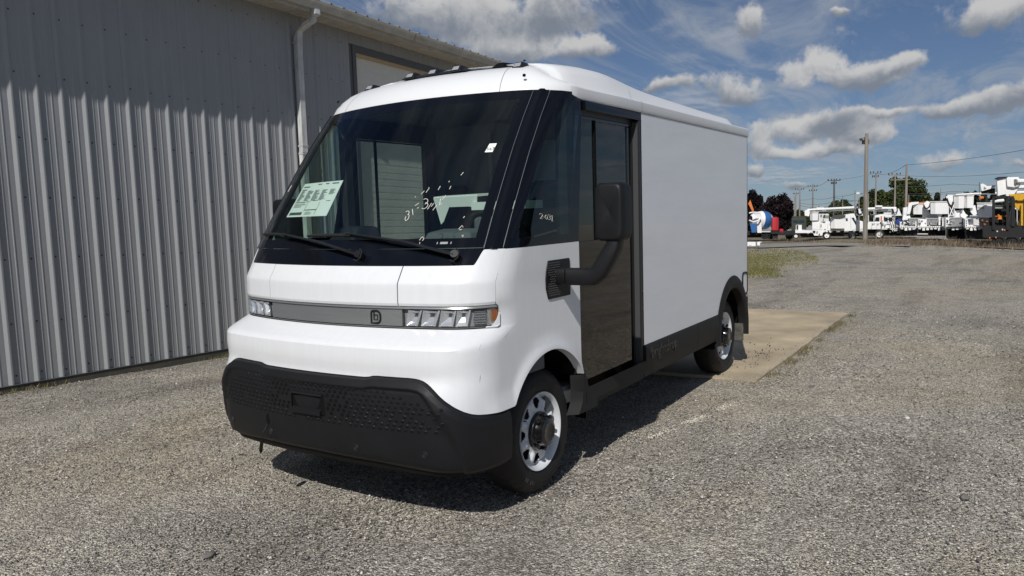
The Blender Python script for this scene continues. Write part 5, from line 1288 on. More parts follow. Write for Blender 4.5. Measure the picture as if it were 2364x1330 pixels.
def details(t, lst, mt, name='fitting'):
    for (x0, y0, x1, y1) in lst: t.box(name, mt, x0, y0, x1, y1, -.12, 0.)
def clutter(t, rects, n, seed):
    rs = random.Random(seed)
    for (x0, y0, x1, y1) in rects:
        for i in range(n):
            a, b = rs.uniform(x0, x1), rs.uniform(y0, y1); w, h = rs.uniform(.8, 3.6), rs.uniform(.6, 2.6)
            if rs.random() < .35: w, h = rs.uniform(4, 9), rs.uniform(.5, .9)
            t.box(rs.choice(['latch', 'bracket', 'hinge', 'light', 'rail']), rs.choice([BK, BK, GT, WT, WT2, HOSE]), a, b, min(a+w, x1), min(b+h, y1), rs.uniform(-.30, -.08), rs.uniform(-.04, .02))
# cement mixer
t = T('cement_mixer', 'blue and white striped cement mixer truck beside the van rear corner', 'mixer truck', 1755, 62)
def drum(t):
    ax0, ax1 = t.P(1733, 506, .2), t.P(1784, 511, .7); d = (ax1-ax0); L = d.length; d.normalize(); a = Vector((0, 0, 1)); b = d.cross(a).normalized(); a = b.cross(d); k = t.k
    prof = [(0, 8), (.08, 13), (.25, 17.5), (.30, 18.5), (.45, 21), (.62, 21.5), (.74, 20), (.86, 15), (1, 8)]; cols = [WT, WT2, WT, WT, BLU, BLU, WT, BLU, WT]
    root = None
    for i in range(len(prof)-1):
        m = MB(); vs = []
        for s_, r in prof[i:i+2]: vs += [tuple(ax0 + d*(L*s_) + (a*math.cos(6.283*q/28)+b*math.sin(6.283*q/28))*r*k) for q in range(28)]
        m.add(vs, [(q, (q+1) % 28, 28+(q+1) % 28, 28+q) for q in range(28)]); o = m.build('drum_band', cols[i], t.root, smooth=True); flip_fix(o)
    m = MB(); vs = [tuple(ax0 - d*.02 + (a*math.cos(6.283*q/20)+b*math.sin(6.283*q/20))*r*k) for r in (8, 0.01) for q in range(20)]; m.add(vs, [(q, (q+1) % 20, 20+(q+1) % 20, 20+q) for q in range(20)]); flip_fix(m.build('drum_mouth', BK, t.root))
drum(t)
t.tube('charge_hopper_rim', WT, [(1729, 492), (1737, 490), (1754, 491), (1756, 500), (1750, 509), (1738, 512), (1729, 508)], 1.8, d=-.9)
t.poly('chute', BLU, [(1731, 516), (1747, 516), (1745, 536), (1735, 536)], -.9, -.3); t.poly('hopper_support', WT, [(1747, 508), (1757, 506), (1758, 537), (1748, 537)], -.5, 1.8)
t.box('frame_rail', WT2, 1748, 533, 1790, 536, -.2, 2.2); t.box('chassis', BK, 1716, 536, 1830, 543, 0, 2.2); t.box('undercarriage', BK, 1722, 540, 1775, 549, .4, 2.)
t.poly('mixer_orange_arm', OR, [(1729, 470), (1734, 461), (1743, 488), (1738, 488)], 3, 3.3)
for x in (1765, 1778, 1822): t.wheel(x, 545, 8, 0, BK)
t.box('water_tank', WT, 1781, 515, 1786, 532, -.1, .5, bevel=.1)
t = T('red_tank', 'dark red upright tank body right of the mixer drum', 'truck tank', 1790, 60); t.box('tank', RD, 1782, 502, 1798, 534, 0, 1.8, bevel=.12); t.box('frame', BK, 1780, 534, 1836, 540, 0, 1.6); t.box('pump', RD, 1800, 529, 1808, 537, 0, .6); t.box('legs', BK, 1784, 540, 1796, 551, .2, 1.4)
t.box('tank_seam', BK, 1793, 503, 1793.4, 533, -.02, 0)
t = T('olive_truck', 'dark olive boxy truck between the red tank and the bucket trucks', 'truck', 1847, 66); cb = t.box('cab', GR, 1828, 504, 1862, 534, 0, 2.2, bevel=.08); t.box('roof_cap', GR, 1830, 500, 1860, 504, .2, 2.); t.box('window', TW, 1831, 508, 1843, 514, -.03, 0, cb); t.box('window', TW, 1845, 508, 1857, 514, -.03, 0, cb); t.box('chassis', BK, 1825, 534, 1866, 545, .2, 2.); t.wheel(1836, 544, 8, 0, BK)
# bucket truck left of the lamp pole
t = T('bucket_truck', 'white bucket truck with long boom left of the wooden pole', 'bucket truck', 1915, 58, 'white utility trucks parked in a row')
b = t.box('utility_body', WT, 1875, 512, 1952, 531, 0, 2.0, bevel=.04); seams(t, (1893, 1911, 1930, 1941), 514, 530, par=b)
t.poly('body_side', WT, [(1873, 531), (1902, 531), (1898, 544), (1880, 544)], 0, 2.); t.box('tail_deck', WT, 1836, 532, 1878, 538, 0, 2.); t.box('tail_box', WT, 1843, 520, 1851, 533, .2, 1.2); t.tube('grab_rail', WT, [(1838, 533), (1838, 520), (1843, 520)], .7)
t.poly('ramp_tub', GT, [(1858, 533), (1864, 527), (1868, 521), (1876, 521), (1876, 533)], .2, 1.6)
t.box('cabinet', WT2, 1890, 494, 1914, 513, .2, 1.8, bevel=.04); t.box('cabinet_vent', BK, 1900, 498, 1915, 499.2, .15, .2); t.box('cabinet_vent', BK, 1900, 502, 1915, 503, .15, .2); details(t, [(1895, 491, 1898, 494), (1903, 491, 1906, 494)], BK)
cbn = t.poly('cab', WT, [(1950, 516), (1952, 496), (1972, 493), (1979, 508), (1992, 511), (1996, 529), (1950, 531)], .0, 2.0, bevel=.05); t.poly('window', TW, [(1966, 503), (1971, 502), (1977, 514), (1976, 520)], -.03, .0, cbn); t.poly('window', TW, [(1951, 504), (1957, 504), (1957, 510), (1951, 510)], -.03, 0, cbn); seams(t, (1964,), 500, 528, par=cbn)
t.tube('boom', WT, [(1864, 485), (1925, 482), (1981, 479)], [2.6, 2.9, 3.2], d=.9); t.tube('boom_liner', GT, [(1888, 489), (1976, 485)], 1.2, d=.9)
t.poly('boom_tip', WT, [(1858, 487), (1864, 484), (1870, 488), (1869, 500), (1858, 498)], .5, 1.1); t.bucket(1870, 489, 1889, 509, -.2, .3)
b2 = t.bucket(1917, 502, 1952, 527, -.6, .25); t.poly('bucket_cover', mat('tarp', (.06, .06, .06), .8), [(1917, 503), (1925, 497), (1946, 495), (1951, 499), (1938, 503)], -.7, .1)
t.poly('turret', WT, [(1979, 498), (1982, 482), (1990, 482), (1993, 498)], .4, 1.2); 
for k in range(3): t.tube('hose', HOSE, [(1978+k, 481), (1979+k*2, 492+k), (1986+k, 498), (1992, 490-k), (1988, 482)], .9, d=.3)
t.box('air_conditioner', WT2, 1886, 478.5, 1904, 482, 1.5, 2.4)
t.box('running_board', WT, 1905, 530, 1995, 533, -.02, .1); t.box('chassis', BK, 1848, 538, 1996, 546, .3, 1.8); t.box('axle_mass', BK, 1850, 541, 1890, 549, .6, 1.6)
for x in (1922, 1940, 1960, 1975): t.box('tool_box', BK, x, 533, x+9, 541, .05, .5)
t.wheel(1909, 544, 8.5); t.wheel(1837.5, 545, 6); t.wheel(1968, 545, 8.5, .05, GT); t.poly('wheel_arch', WT, [(1898, 538), (1902, 531), (1916, 531), (1919, 538), (1916, 536), (1902, 536)], -.02, .1)
clutter(t, [(1878, 500, 1950, 531)], 14, 3); clutter(t, [(1840, 532, 1995, 541)], 14, 4); clutter(t, [(1978, 480, 1994, 498)], 6, 8)
# second bucket truck, right of the pole
t = T('bucket_truck', 'white bucket truck with cab windows just right of the wooden pole', 'bucket truck', 2035, 57, 'white utility trucks parked in a row')
b = t.box('utility_body', WT, 2001, 513, 2034, 530, 0, 2., bevel=.04); seams(t, (2012, 2023), 515, 529, par=b); details(t, [(2014, 516, 2016, 518), (2026, 516, 2028, 518)], BK)
t.tube('boom', WT, [(1998, 483), (2040, 481), (2070, 481)], [3.2, 3.2, 3.2], d=1.0); t.tube('boom_liner', GT, [(2004, 487), (2068, 488)], 1.3, d=1.); t.box('boom_mount', WT, 2022, 474.5, 2038, 478, .6, 1.4)
c_ = t.poly('cab', WT, [(2018, 513), (2020, 498), (2034, 495), (2065, 496), (2066, 526), (2034, 528), (2018, 520)], .1, 2., bevel=.05)
for x in (2022, 2041, 2052): t.box('window', TW, x, 502, x+8.5, 511, .06, .1, c_)
t.poly('louvre', WT2, [(2040, 495), (2042, 491), (2062, 491), (2064, 495)], .3, 1.8); t.box('flat_deck', WT2, 2034, 526, 2119, 530, -.1, 2.); t.box('chassis', BK, 2000, 530, 2122, 545, .4, 1.9); t.wheel(2030, 541, 10.5, -.1, WT2)
for x in range(2064, 2088, 5): t.box('rail_plate', WT, x, 531, x+3.5, 533.5, -.15, -.1)
t.box('frame_post', WT2, 2004, 497, 2006, 513, .1, .3); t.box('frame_post', WT2, 2017, 485, 2018.5, 513, .1, .3)
t.poly('turret', WT, [(2062, 498), (2064, 484), (2076, 482), (2082, 498)], .3, 1.2); t.poly('turret_pivot', WT, [(2086, 480), (2096, 478), (2098, 495), (2086, 496)], .2, 1.)
for k in range(3): t.tube('hose', HOSE, [(2059+k, 482), (2061+2*k, 493), (2070+k, 490-k), (2072, 483)], 1.0, d=.1)
p = t.poly('blue_cover', mat('tarp_blue', (.01, .04, .22), .7), [(2068, 508), (2078, 504), (2081, 510), (2077, 521), (2070, 519)], -.4, .2); 
for x in (2054, 2059, 2064): t.tube('hose', HOSE, [(x, 511), (x+2, 518), (x+4, 526)], .7, d=-.2)
clutter(t, [(2002, 490, 2066, 528)], 20, 5); clutter(t, [(2000, 528, 2118, 538)], 16, 6)
# third, seen from behind
def rear_truck(label, x0, D, body, tub, rail, bucket, extra=None, hoses=0):
    t = T('bucket_truck', label, 'bucket truck', x0, D, 'white utility trucks parked in a row'); x, y, X, Y = body
    t.box('utility_body', WT, x, y+6, x+(X-x)*.30, Y, 0, 3.5, bevel=.03); t.box('utility_body', WT, X-(X-x)*.16, y+4, X, Y, 0, 3.5, bevel=.03); t.box('deck', WT2, x, Y-4, X, Y, 0, 3.5)
    t.box('body_front', WT2, x+(X-x)*.25, y, X-(X-x)*.2, Y-5, 2.4, 3.2); a, b, c, d = tub; t.poly('grey_tub', GT, [(a, b), (c, b), (c-3, d), (a+2, d)], .2, 1.4); t.box('tub_lip', WT2, a-1, b-1.2, c+1, b, .15, 1.5)
    a, b, c, d = rail; t.box('rear_bumper', WT, a, b, c, b+3.2, -.3, .1)
    n = int((c-a)/9)
    for i in range(n): t.box('bumper_plate', WT if i % 3 else WT2, a+2+i*9, b+3.6, a+8+i*9, b+7+(i*7 % 4), -.28, .0)
    for i in range(n*2): t.box('tail_lamp', [RD, BK, BK][i % 3], a+3+i*4.4, b+1, a+4.6+i*4.4, b+2.2, -.33, -.3)
    t.box('chassis', BK, a+3, b+6, c-3, 545+(D < 50)*8, .3, 3.); 
    for i in range(3): t.box('light_fitting', BK, x+2+i*.1, y+9+i*5, x+4.5, y+11+i*5, -.03, 0)
    clutter(t, [(x, y+2, X, Y)], 16, int(x0)); clutter(t, [(a, b-3, c, b+7)], 14, int(x0)+1)
    if bucket: 
        for bb in bucket: t.bucket(*bb)
    return t
t = rear_truck('white utility truck seen from behind with grey tub and small raised bucket', 2098, 55, (2078, 507, 2120, 529), (2098, 505, 2119, 520), (2077, 522, 2120, 528), [(2109, 470, 2132, 495, .2, .5)])
t.poly('boom_knuckle', WT, [(2098, 470), (2104, 467), (2122, 466), (2121, 470), (2106, 474), (2101, 494), (2094, 494)], .2, .8); t.tube('red_stripe', OR, [(2092, 470), (2104, 468)], 1.3, d=.4); t.tube('hose', HOSE, [(2099, 478), (2104, 486), (2108, 494)], 1.6, d=.3)
t.poly('pedestal', WT, [(2086, 496), (2100, 494), (2104, 508), (2084, 508)], .4, 1.6)
t = rear_truck('white utility truck seen from behind under the widest square bucket', 2152, 50, (2120, 500, 2186, 528), (2138, 505, 2167, 520), (2118, 522, 2187, 530), [(2148, 465, 2190, 494, -.2, .26)])
t.poly('boom_knuckle', WT, [(2133, 470), (2140, 464), (2148, 466), (2147, 484), (2140, 484)], .2, .7); t.tube('red_stripe', OR, [(2122, 469), (2135, 467)], 1.3, d=.5); t.tube('hose', HOSE, [(2132, 478), (2140, 482), (2146, 477), (2148, 470)], 1.8, d=.2); t.poly('bucket_bracket', WT, [(2162, 495), (2178, 493), (2172, 500), (2171, 520), (2167, 520), (2167, 500)], .1, .4); t.box('cabinet', WT2, 2132, 480, 2146, 504, 1, 2); t.box('cabinet', WT2, 2146, 492, 2170, 504, 1, 2); t.box('step', WT2, 2118, 539, 2142, 541, -.2, .3)
t = rear_truck('white utility truck seen from behind with two tall buckets side by side', 2222, 46, (2183, 498, 2232, 528), (2184, 504, 2222, 520), (2186, 521, 2270, 531), [(2202, 450, 2226, 481, -.2, .45), (2226, 450, 2248, 480, -.1, .3)])
t.poly('boom_knuckle', WT, [(2184, 454), (2190, 450), (2200, 450), (2201, 462), (2196, 474), (2190, 468)], .2, .7); t.tube('hose', HOSE, [(2186, 458), (2190, 470), (2198, 478), (2201, 466)], 2., d=.1)
for (a, b, c, d) in ((2190, 472, 2203, 500), (2203, 472, 2192, 500), (2190, 472, 2190, 503), (2203, 474, 2203, 503)): t.tube('brace', WT, [(a, b), (c, d)], 1., d=.2)
t.poly('control_box', WT, [(2205, 487), (2216, 486), (2216, 502), (2205, 502)], .2, .8); t.poly('winch', WT, [(2218, 487), (2224, 484), (2230, 494), (2236, 498), (2226, 504), (2218, 500)], .3, .9); t.box('louvre_box', WT2, 2228, 506, 2258, 521, .2, 1.2); t.poly('arm', WT, [(2240, 476), (2252, 474), (2256, 494), (2250, 500), (2242, 490)], .2, .8)
for x in (2231, 2239, 2246): t.poly('bracket', GT, [(x, 519), (x+3, 510), (x+4, 519)], .15, .2)
t = rear_truck('white aerial truck at the far right carrying the highest boom and a large bucket', 2280, 43, (2228, 500, 2292, 528), (2262, 506, 2286, 519), (2228, 522, 2300, 530), [(2255, 468, 2290, 501, -.6, .45)])
t.tube('boom', WT, [(2206, 450), (2260, 447), (2304, 446)], 2.6, d=.6); t.tube('boom', WT, [(2290, 466), (2318, 463)], 4., d=.6); t.tube('red_cylinder', OR, [(2262, 457), (2270, 456)], 3.2, d=.3); t.tube('hose', HOSE, [(2272, 452), (2280, 458), (2276, 466), (2284, 464)], 1.4, d=.2)
t.box('bucket_slot', BK, 2256, 479, 2270, 480.5, -.63, -.5)
# big bucket on its boom, in front
t2 = T('aerial_bucket_boom', 'largest white bucket with dark cover above the black and yellow machine', 'boom bucket', 2330, 40)
t2.poly('bucket', WT, [(2301, 412), (2318, 410), (2322, 448), (2303, 452)], -.3, .8); t2.poly('bucket', WT, [(2318, 410), (2350, 409), (2356, 418), (2352, 432), (2338, 452), (2322, 452)], -.3, .8); t2.poly('bucket_shell', WT, [(2322, 411), (2348, 410), (2356, 418), (2354, 430), (2340, 434), (2324, 432)], -.5, .6, bevel=.05)
t2.poly('bucket_cover', mat('tarp_navy', (.012, .015, .035), .8), [(2297, 412), (2303, 409), (2326, 408), (2322, 411), (2302, 415)], -.4, .9); t2.tube('boom', WT, [(2342, 419), (2372, 419), (2420, 418)], 5.5, d=-.6); t2.tube('boom_socket', GT, [(2341, 420), (2344, 420)], 6.2, d=-.6); t2.tube('boom', WT, [(2338, 446), (2420, 440)], 4, d=.6); t2.tube('boom', WT, [(2345, 432), (2420, 430)], 5, d=1.6)
t2.poly('fly_jib', WT, [(2265, 425), (2270, 423), (2282, 429), (2300, 427), (2300, 432), (2280, 438), (2268, 441)], 1., 1.5); t2.poly('jib_truss', BK, [(2266, 441), (2284, 434), (2300, 434), (2300, 447), (2268, 447)], 1.2, 1.5); t2.poly('jib_hole', GT, [(2273, 430), (2279, 435), (2273, 437)], .97, 1.); t2.tube('mast', BK, [(2263, 446), (2263, 420)], .6, d=1.5)
t2.tube('pedestal', WT, [(2352, 446), (2352, 540)], 6, d=3.)
# black framed yellow machine
t = T('yellow_machine', 'yellow machine with black protective frame at the right edge', 'construction machine', 2340, 38)
t.poly('yellow_boom', YL, [(2330, 449), (2345, 448), (2420, 446), (2420, 462), (2350, 463), (2334, 456)], .0, .5); t.poly('yellow_mast', YL, [(2341, 462), (2420, 462), (2420, 525), (2352, 524), (2358, 490), (2345, 478)], .2, .9)
for (a, b, c, d) in ((2290, 453, 2296, 530), (2322, 455, 2328, 530), (2290, 453, 2340, 458), (2334, 458, 2342, 522), (2361, 460, 2363, 524)): t.box('frame_post', BK, a, b, c, d, -.4, -.2)
for (a, b, c, d) in ((2293, 462, 2310, 456), (2330, 460, 2346, 522), (2336, 470, 2326, 522)): t.tube('frame_brace', BK, [(a, b), (c, d)], 2., d=-.3)
t.tube('stay', YL, [(2305, 496), (2320, 512)], 1.6, d=.3); t.poly('warning_panel', OR, [(2302, 506), (2306, 498), (2312, 506)], -.45, -.4); t.tube('cylinder', OR, [(2298, 500), (2338, 499)], 1.3, d=.3); t.box('tank', WT2, 2298, 474, 2316, 481, .2, .6)
t.box('machinery', BK, 2262, 503, 2294, 523, .1, 1.2); t.box('chassis', BK, 2270, 521, 2420, 548, -.3, 1.6); t.box('engine', BK, 2296, 484, 2350, 522, .8, 1.6)
for (a, b) in ((2300, 532), (2312, 528), (2317, 529), (2283, 547), (2297, 546)): t.box('light', [WT2, OR][a % 2], a, b, a+3, b+3, -.34, -.3)
for x in (2306, 2338, 2372): t.wheel(x, 556-0, 14, -.3, BK)
for (a, b, c, d) in ((2266, 507, 2270, 511), (2276, 510, 2281, 513), (2285, 506, 2290, 512), (2271, 516, 2276, 520)): t.box('rust_part', mat('rust', (.25, .11, .04), .8), a, b, c, d, .02, .1)
# ---------------------------------------------------------------- poles and wires
WOOD = mat('weathered_pole', (.26, .235, .205), .9, var=.35, vscale=2, stretch=(6, 6, .4)); WOODD = mat('dark_pole', (.10, .095, .09), .9); WIRE = mat('wire', (.06, .065, .075), .7)
def pole(px, top, D, thick, label, arms=(), mt=WOOD, cat='utility pole', group='utility poles beyond the yard', bot=None):
    g = at(px, 500, D); z0 = zg(g.x, g.y); tp = at(px, top, D); k = D/F_PX
    root = empty('utility_pole', (g.x, g.y, z0)); tag(root, label, cat, group)
    H = tp.z - z0; MB().tube([(0, 0, -.3), (0, 0, H*.5), (0, 0, H)], [thick*k*.62, thick*k*.55, thick*k*.42], 10).build('pole', mt, root, smooth=True)
    for (x0, x1, y) in arms:
        a, b = at(x0, y, D)-root.location, at(x1, y, D)-root.location; a.z = b.z = (a.z+b.z)/2; m = MB(); d = (b-a).normalized(); u = Vector((0, 0, 1)); w = d.cross(u); hw = .06
        m.hexa([a-w*hw-u*hw, b-w*hw-u*hw, b+w*hw-u*hw, a+w*hw-u*hw, a-w*hw+u*hw, b-w*hw+u*hw, b+w*hw+u*hw, a+w*hw+u*hw]); ar = m.build('crossarm', mt, root)
        for q in (0.03, .3, .7, .97): p = a+(b-a)*q; MB().tube([p, p+u*.25], .07, 6).build('insulator', BK, ar)
    return root
r = pole(1998, 310, 55, 8.5, 'tall weathered wooden pole with a floodlight at its top', group=None, cat='light pole')
r.name = 'light_pole'
def pl(px, py, d=0.): return at(px, py, 55)+FH*d - r.location
def pb(name, mt, x0, y0, x1, y1, d0, d1):
    m = MB(); m.hexa([pl(x0, y1, d0), pl(x1, y1, d0), pl(x1, y1, d1), pl(x0, y1, d1), pl(x0, y0, d0), pl(x1, y0, d0), pl(x1, y0, d1), pl(x0, y0, d1)]); o = m.build(name, mt, r); flip_fix(o)
pb('floodlight', WOODD, 1991, 323, 2002, 333, -.35, .1)
m = MB(); m.prism([(1986, 320), (1994, 317), (1997, 322), (1988, 325)], lambda p: pl(p[0], p[1], -.3), lambda p: pl(p[0], p[1], .2)); flip_fix(m.build('floodlight_hood', mat('flood_grey', (.2, .2, .2), .6), r))
MB().tube([pl(1995, 340, -.2), pl(1994, 380, -.2), pl(1993.5, 500, -.25)], .02, 5).build('conduit', WOODD, r)
pole(1925, 413, 110, 4, 'dark utility pole with one wide crossarm and transformer brackets', ((1911, 1940, 417), (1919, 1931, 424)), WOODD)
pole(1876, 425, 130, 3, 'utility pole with two crossarms left of the dark crossarm pole', ((1865, 1887, 431), (1868, 1886, 441)))
pole(1846, 437, 140, 3, 'thin utility pole near the purple trees with flat crossarm', ((1836, 1856, 438),))
pole(1837, 447, 150, 2.6, 'faint double pole beside the purple tree', ((1831, 1843, 448),)); pole(1834, 452, 165, 2.4, 'faint leftmost pole of the far row by the purple tree')
pole(2021, 400, 105, 3.6, 'utility pole with raised narrow crossarms right of the wooden light pole', ((2009, 2034, 400), (2014, 2028, 409)))
pole(2065, 403, 100, 3.4, 'pale utility pole in front of the large green tree', ((2051, 2079, 404), (2055, 2100, 415)))
pole(2091, 379, 70, 5.2, 'pale bare utility pole standing right of the tree centre'); pole(2004, 447, 90, 2.5, 'short thin pole just right of the light pole')
pole(1945, 452, 120, 2, 'short thin pole in front of the small bushy tree'); pole(1983, 455, 110, 2, 'short thin pole left of the wooden light pole'); pole(2097, 450, 90, 2.2, 'short thin pole right of the tallest pale pole'); pole(2170, 434, 150, 1.6, 'far thin pole above the evergreen row')
rr_ = pole(1973, 440, 95, 2.2, 'thin street lamp pole with curved arm left of the wooden pole', cat='street lamp', group=None); rr_.name = 'street_lamp'
q = lambda x, y: at(x, y, 95)-rr_.location
MB().tube([q(1973, 447), q(1980, 446), q(1992, 448)], .05, 5).build('lamp_arm', WOODD, rr_); m = MB(); a = q(1982, 446); m.hexa([tuple(a+Vector(v)*1.0) for v in ((-.5, -.2, -.1), (.5, -.2, -.1), (.5, .2, -.1), (-.5, .2, -.1), (-.4, -.15, .12), (.4, -.15, .12), (.4, .15, .12), (-.4, .15, .12))]); m.build('lamp_head', WT2, rr_)
def wire(pts, label, r=.018):
    P = []
    for (a, b) in zip(pts[:-1], pts[1:]):
        A, B = at(*a), at(*b)
        for i in range(10):
            k = i/10; p = A.lerp(B, k); p.z -= 4*k*(1-k)*(A-B).length*.012; P.append(p)
    P.append(at(*pts[-1])); o = MB().tube(P, r, 4).build('power_line', WIRE); tag(o, label, 'power line', 'power lines strung between the utility poles')
wire([(2091, 381, 70), (2500, 320, 50)], 'power line rising right from the tallest pale pole', .02); wire([(2065, 404, 100), (2500, 382, 60)], 'power line at middle height right of the green tree', .02)
wire([(1925, 417, 110), (2021, 400, 105), (2091, 381, 70)], 'power line joining the dark pole to the tallest pale pole', .02)
for k, (y0, y1) in enumerate(((441, 441), (445, 445), (424, 424))): wire([(2065, y0+6, 100), (2200, y0+1, 105), (2420, y1, 110)], ['lower power line above the evergreen row', 'lowest power line above the evergreen row', 'faint power line through the sky above the evergreens'][k], .03)
wire([(1876, 431, 130), (1911, 417, 110)], 'power line from the two arm pole up to the dark pole', .02); wire([(1838, 438, 140), (1865, 431, 130)], 'power line beginning at the thin flat arm pole', .02); wire([(1846, 462, 140), (1876, 458, 130), (1925, 455, 110), (1996, 462, 90)], 'slack cable low between the left poles', .025); wire([(1846, 474, 140), (1925, 474, 110), (1996, 475, 90)], 'lowest slack cable above the bucket truck boom', .025); wire([(1925, 452, 110), (1973, 447, 95)], 'cable running to the street lamp', .02); wire([(1846, 468, 140), (1925, 466, 110), (1970, 464, 95)], 'middle slack cable left of the street lamp', .025)
# ---------------------------------------------------------------- trees
def leafmat(n, c): return mat(n, c, .8, var=.5, vscale=.8, spec=.2)
LG = [leafmat('leaf_green', (.050, .070, .020)), leafmat('leaf_light', (.085, .105, .035)), leafmat('leaf_dark', (.022, .034, .012))]
LP = [leafmat('leaf_purple', (.014, .008, .010)), leafmat('leaf_purple_light', (.030, .014, .016)), leafmat('leaf_purple_dark', (.007, .005, .007))]
LE = [leafmat('needle', (.022, .034, .022)), leafmat('needle_light', (.035, .048, .026)), leafmat('needle_dark', (.012, .018, .012))]
def tree(px0, px1, top, base, D, label, mats, n=4200, seed=0, shape='round', group='trees beyond the yard', leaf=.21):
    n = int(n*1.5)
    rs = np.random.RandomState(seed); pc = (px0+px1)/2; g = at(pc, 500, D); z0 = zg(g.x, g.y); k = D/F_PX; H = at(pc, top, D).z - z0; RX = (px1-px0)/2*k; zb = at(pc, base, D).z - z0
    root = empty('tree', (g.x, g.y, z0)); tag(root, label, 'tree', group)
    cz = (zb+H)/2; rz = (H-zb)/2; m = MB(); m.tube([(0, 0, -.3), (.1, 0, H*.35), (.0, .1, H*.7)], [.28, .2, .08], 8)
    cl = []
    for i in range(34):
        th, u = rs.rand()*6.283, rs.rand()*2-1; rr = .80*rs.rand()**.35; cx, cy, czz = rr*math.cos(th)*math.sqrt(1-u*u), rr*math.sin(th)*math.sqrt(1-u*u), rr*u
        if shape == 'cone': f = 1-(czz+1)/2*.75; cx *= f; cy *= f
        cl.append((cx, cy, czz, .20+.20*rs.rand(), rs.randint(3)))
    for c in cl[:9]: m.tube([(0, 0, H*.3), (c[0]*RX*.5, c[1]*RX*.5, cz+c[2]*rz*.4), (c[0]*RX*.95, c[1]*RX*.95, cz+c[2]*rz*.95)], [.12, .07, .03], 5)
    m.build('trunk', WOODD, root)
    V = []; F = []; ids = []
    for i in range(n):
        c = cl[rs.randint(len(cl))]; d = rs.randn(3); d /= np.linalg.norm(d); r = c[3]*(.55+.5*rs.rand())
        p = np.array([(c[0]+d[0]*r)*RX, (c[1]+d[1]*r)*RX, cz+(c[2]+d[2]*r*.9)*rz]); 
        if p[2] < zb-.3: continue
        a = rs.randn(3); a /= np.linalg.norm(a); b = np.cross(a, rs.randn(3)); b /= np.linalg.norm(b); s = leaf*(.5+.8*rs.rand()); q = len(V)
        V += [p-a*s-b*s*.5, p+a*s*.2-b*s*.6, p+a*s+b*s*.3, p-a*s*.1+b*s*.6]; F.append((q, q+1, q+2, q+3)); ids.append(c[4] if rs.rand() < .6 else rs.randint(3))
    me = bpy.data.meshes.new('crown'); me.from_pydata([tuple(v) for v in V], [], F); [me.materials.append(q) for q in mats]; me.polygons.foreach_set('material_index', ids); o = bpy.data.objects.new('crown', me); COL.objects.link(o); o.parent = root
tree(1700, 1768, 432, 552, 118, 'dark purple tree partly hidden behind the van rear', LP, 6500, 1); tree(1758, 1836, 446, 545, 112, 'round dark purple tree right of the mixer drum', LP, 7500, 2)
tree(2038, 2134, 397, 505, 120, 'largest green tree behind the pale poles', LG, 9000, 3); tree(2000, 2052, 431, 510, 125, 'mid green tree just right of the wooden light pole', LG, 5000, 4); tree(1978, 2010, 450, 510, 122, 'small dark green tree behind the wooden light pole', LG, 2500, 5); tree(1908, 1972, 457, 515, 140, 'low olive bushy tree above the bucket truck boom', LG, 4500, 6); tree(2108, 2150, 440, 510, 124, 'low green tree at the right foot of the largest tree', LG, 3500, 7)
rs = random.Random(6)
ORD = ['leftmost', 'second', 'third', 'fourth', 'fifth', 'sixth', 'seventh', 'eighth', 'ninth', 'tenth', 'eleventh', 'twelfth', 'last']
for i in range(13):
    x = 2140+i*22; w = rs.uniform(13, 17); tree(x-w, x+w, (448 if i < 4 else 441)+rs.uniform(-3, 4), 520, 150+rs.uniform(-8, 8), ORD[i] + ' dark evergreen counted from the left in the far row above the white buckets', LE, 1300, 20+i, 'cone', 'far evergreen row', .4)
for i, x in enumerate((1846, 1866, 1888)): tree(x-13, x+13, 484+i*3, 525, 175, ['leftmost', 'middle', 'rightmost'][i] + ' of three distant dark bushy trees under the far left cables', LG, 900, 50+i, group='distant bushy trees on the left', leaf=.4)
# a wood far off that closes the horizon
def wood():
    rs = np.random.RandomState(77); V = []; F = []
    for i in range(42000):
        px = rs.uniform(700, 3100); D = rs.uniform(195, 240); g = at(px, 500, D); z = zg(g.x, g.y); h = (3.0+.7*math.sin(px*.021)+.6*math.sin(px*.083+2))*(1+.15*math.sin(px*.31))
        zz = z + h*rs.rand()**.6; a = rs.randn(3); a /= np.linalg.norm(a); b = np.cross(a, rs.randn(3)); b /= np.linalg.norm(b); s = .6; p = np.array([g.x, g.y, zz]); q = len(V); V += [p-a*s, p-b*s*.7, p+a*s, p+b*s*.7]; F.append((q, q+1, q+2, q+3))
    me = bpy.data.meshes.new('far_wood'); me.from_pydata([tuple(v) for v in V], [], F); me.materials.append(LE[0]); o = bpy.data.objects.new('far_wood', me); COL.objects.link(o); tag(o, 'far dark wood closing the horizon behind the yard', kind='stuff')
wood()
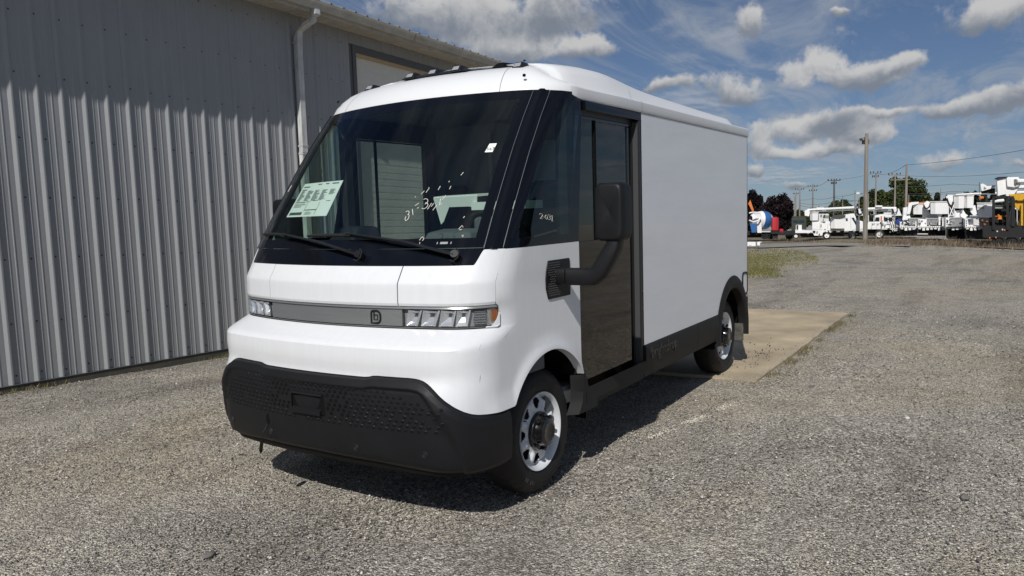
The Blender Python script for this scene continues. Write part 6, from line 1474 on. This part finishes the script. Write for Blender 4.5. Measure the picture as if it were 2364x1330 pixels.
# small lawn sign and marker posts
g = gp(1738, 583); gk = (g-CAM).dot(fw)/F_PX; s = empty('lawn_sign', tuple(g)); tag(s, 'small white lawn sign with red letters at the van rear corner', 'sign')
DS = (g-CAM).dot(fw)
def L(px, py, d=0.): return at(px, py, DS)+FH*d - Vector(s.location)
m = MB(); m.hexa([L(1716, 568), L(1744.5, 568), L(1744.5, 568, .02), L(1716, 568, .02), L(1716, 558.5), L(1744.5, 558.5), L(1744.5, 558.5, .02), L(1716, 558.5, .02)]); bd_ = m.build('board', WT, s); flip_fix(bd_)
p0 = L(1727, 564.6, -.008); text_mesh('4 AT N', 5.2*gk, .001, 'red_letters', INKR, bd_, Matrix.Translation(s.location) @ frame(p0, L(1740, 564.4)-L(1727, 564.6), (0, 0, 1)))
m = MB(); m.hexa([L(1728, 566.8, -.004), L(1735, 566.8, -.004), L(1735, 566.8, 0), L(1728, 566.8, 0), L(1728, 565.8, -.004), L(1735, 565.8, -.004), L(1735, 565.8, 0), L(1728, 565.8, 0)]); m.build('small_print', GT, bd_)
for x in (1720, 1743.5): MB().tube([L(x, 568, .01), L(x, 582, .01)], .008, 5).build('stake', BK, s)
g2 = gp(1750, 580); D2 = (g2-CAM).dot(fw); s2 = empty('white_canister', tuple(g2)); tag(s2, 'white canister on a stick beside the lawn sign', 'canister')
L2 = lambda px, py, d=0.: at(px, py, D2)+FH*d-Vector(s2.location)
m = MB(); m.prism([(1747, 559), (1755, 558), (1753.5, 567), (1748, 567)], lambda p: L2(p[0], p[1], -.05), lambda p: L2(p[0], p[1], .1)); flip_fix(m.build('body', WT, s2, bevel=.01)); MB().tube([L2(1755, 559.5), L2(1758.5, 559)], .02, 5).build('spout', WT, s2); MB().tube([L2(1750, 567), L2(1750.5, 580)], .012, 5).build('stick', BK, s2)
for (px, top, base, mt, lab) in ((1828, 546, 556, OR, 'faded orange marker stake in the weeds left of the bucket truck'), (2022.5, 541, 558, WOOD, 'pale wooden stake in the weeds right of the light pole'), (2033.5, 499, 556, OR, 'tall thin marker post with orange top near the second bucket truck'), (1893, 537, 552, mat('post_brown', (.05, .03, .02), .9), 'dark brown post in front of the bucket truck body'), (1816, 543, 557, WOODD, 'short dark stake in weeds below the olive truck')):
    g = gp(px, base); D = (g-CAM).dot(fw); o = at(px, top, D); H = o.z-g.z; m = MB(); w = (1.6 if px == 1893 else .9)*D/F_PX
    m.box((-w, -w, -.1), (w, w, H)); q = m.build('marker_post', mt if H < 1.2 else WOODD); q.location = g; tag(q, lab, 'marker post')
    if px == 2033.5: m = MB(); m.box((-w*1.5, -w*1.5, H*.80), (w*1.5, w*1.5, H*1.0)); c = m.build('orange_top', OR, q)
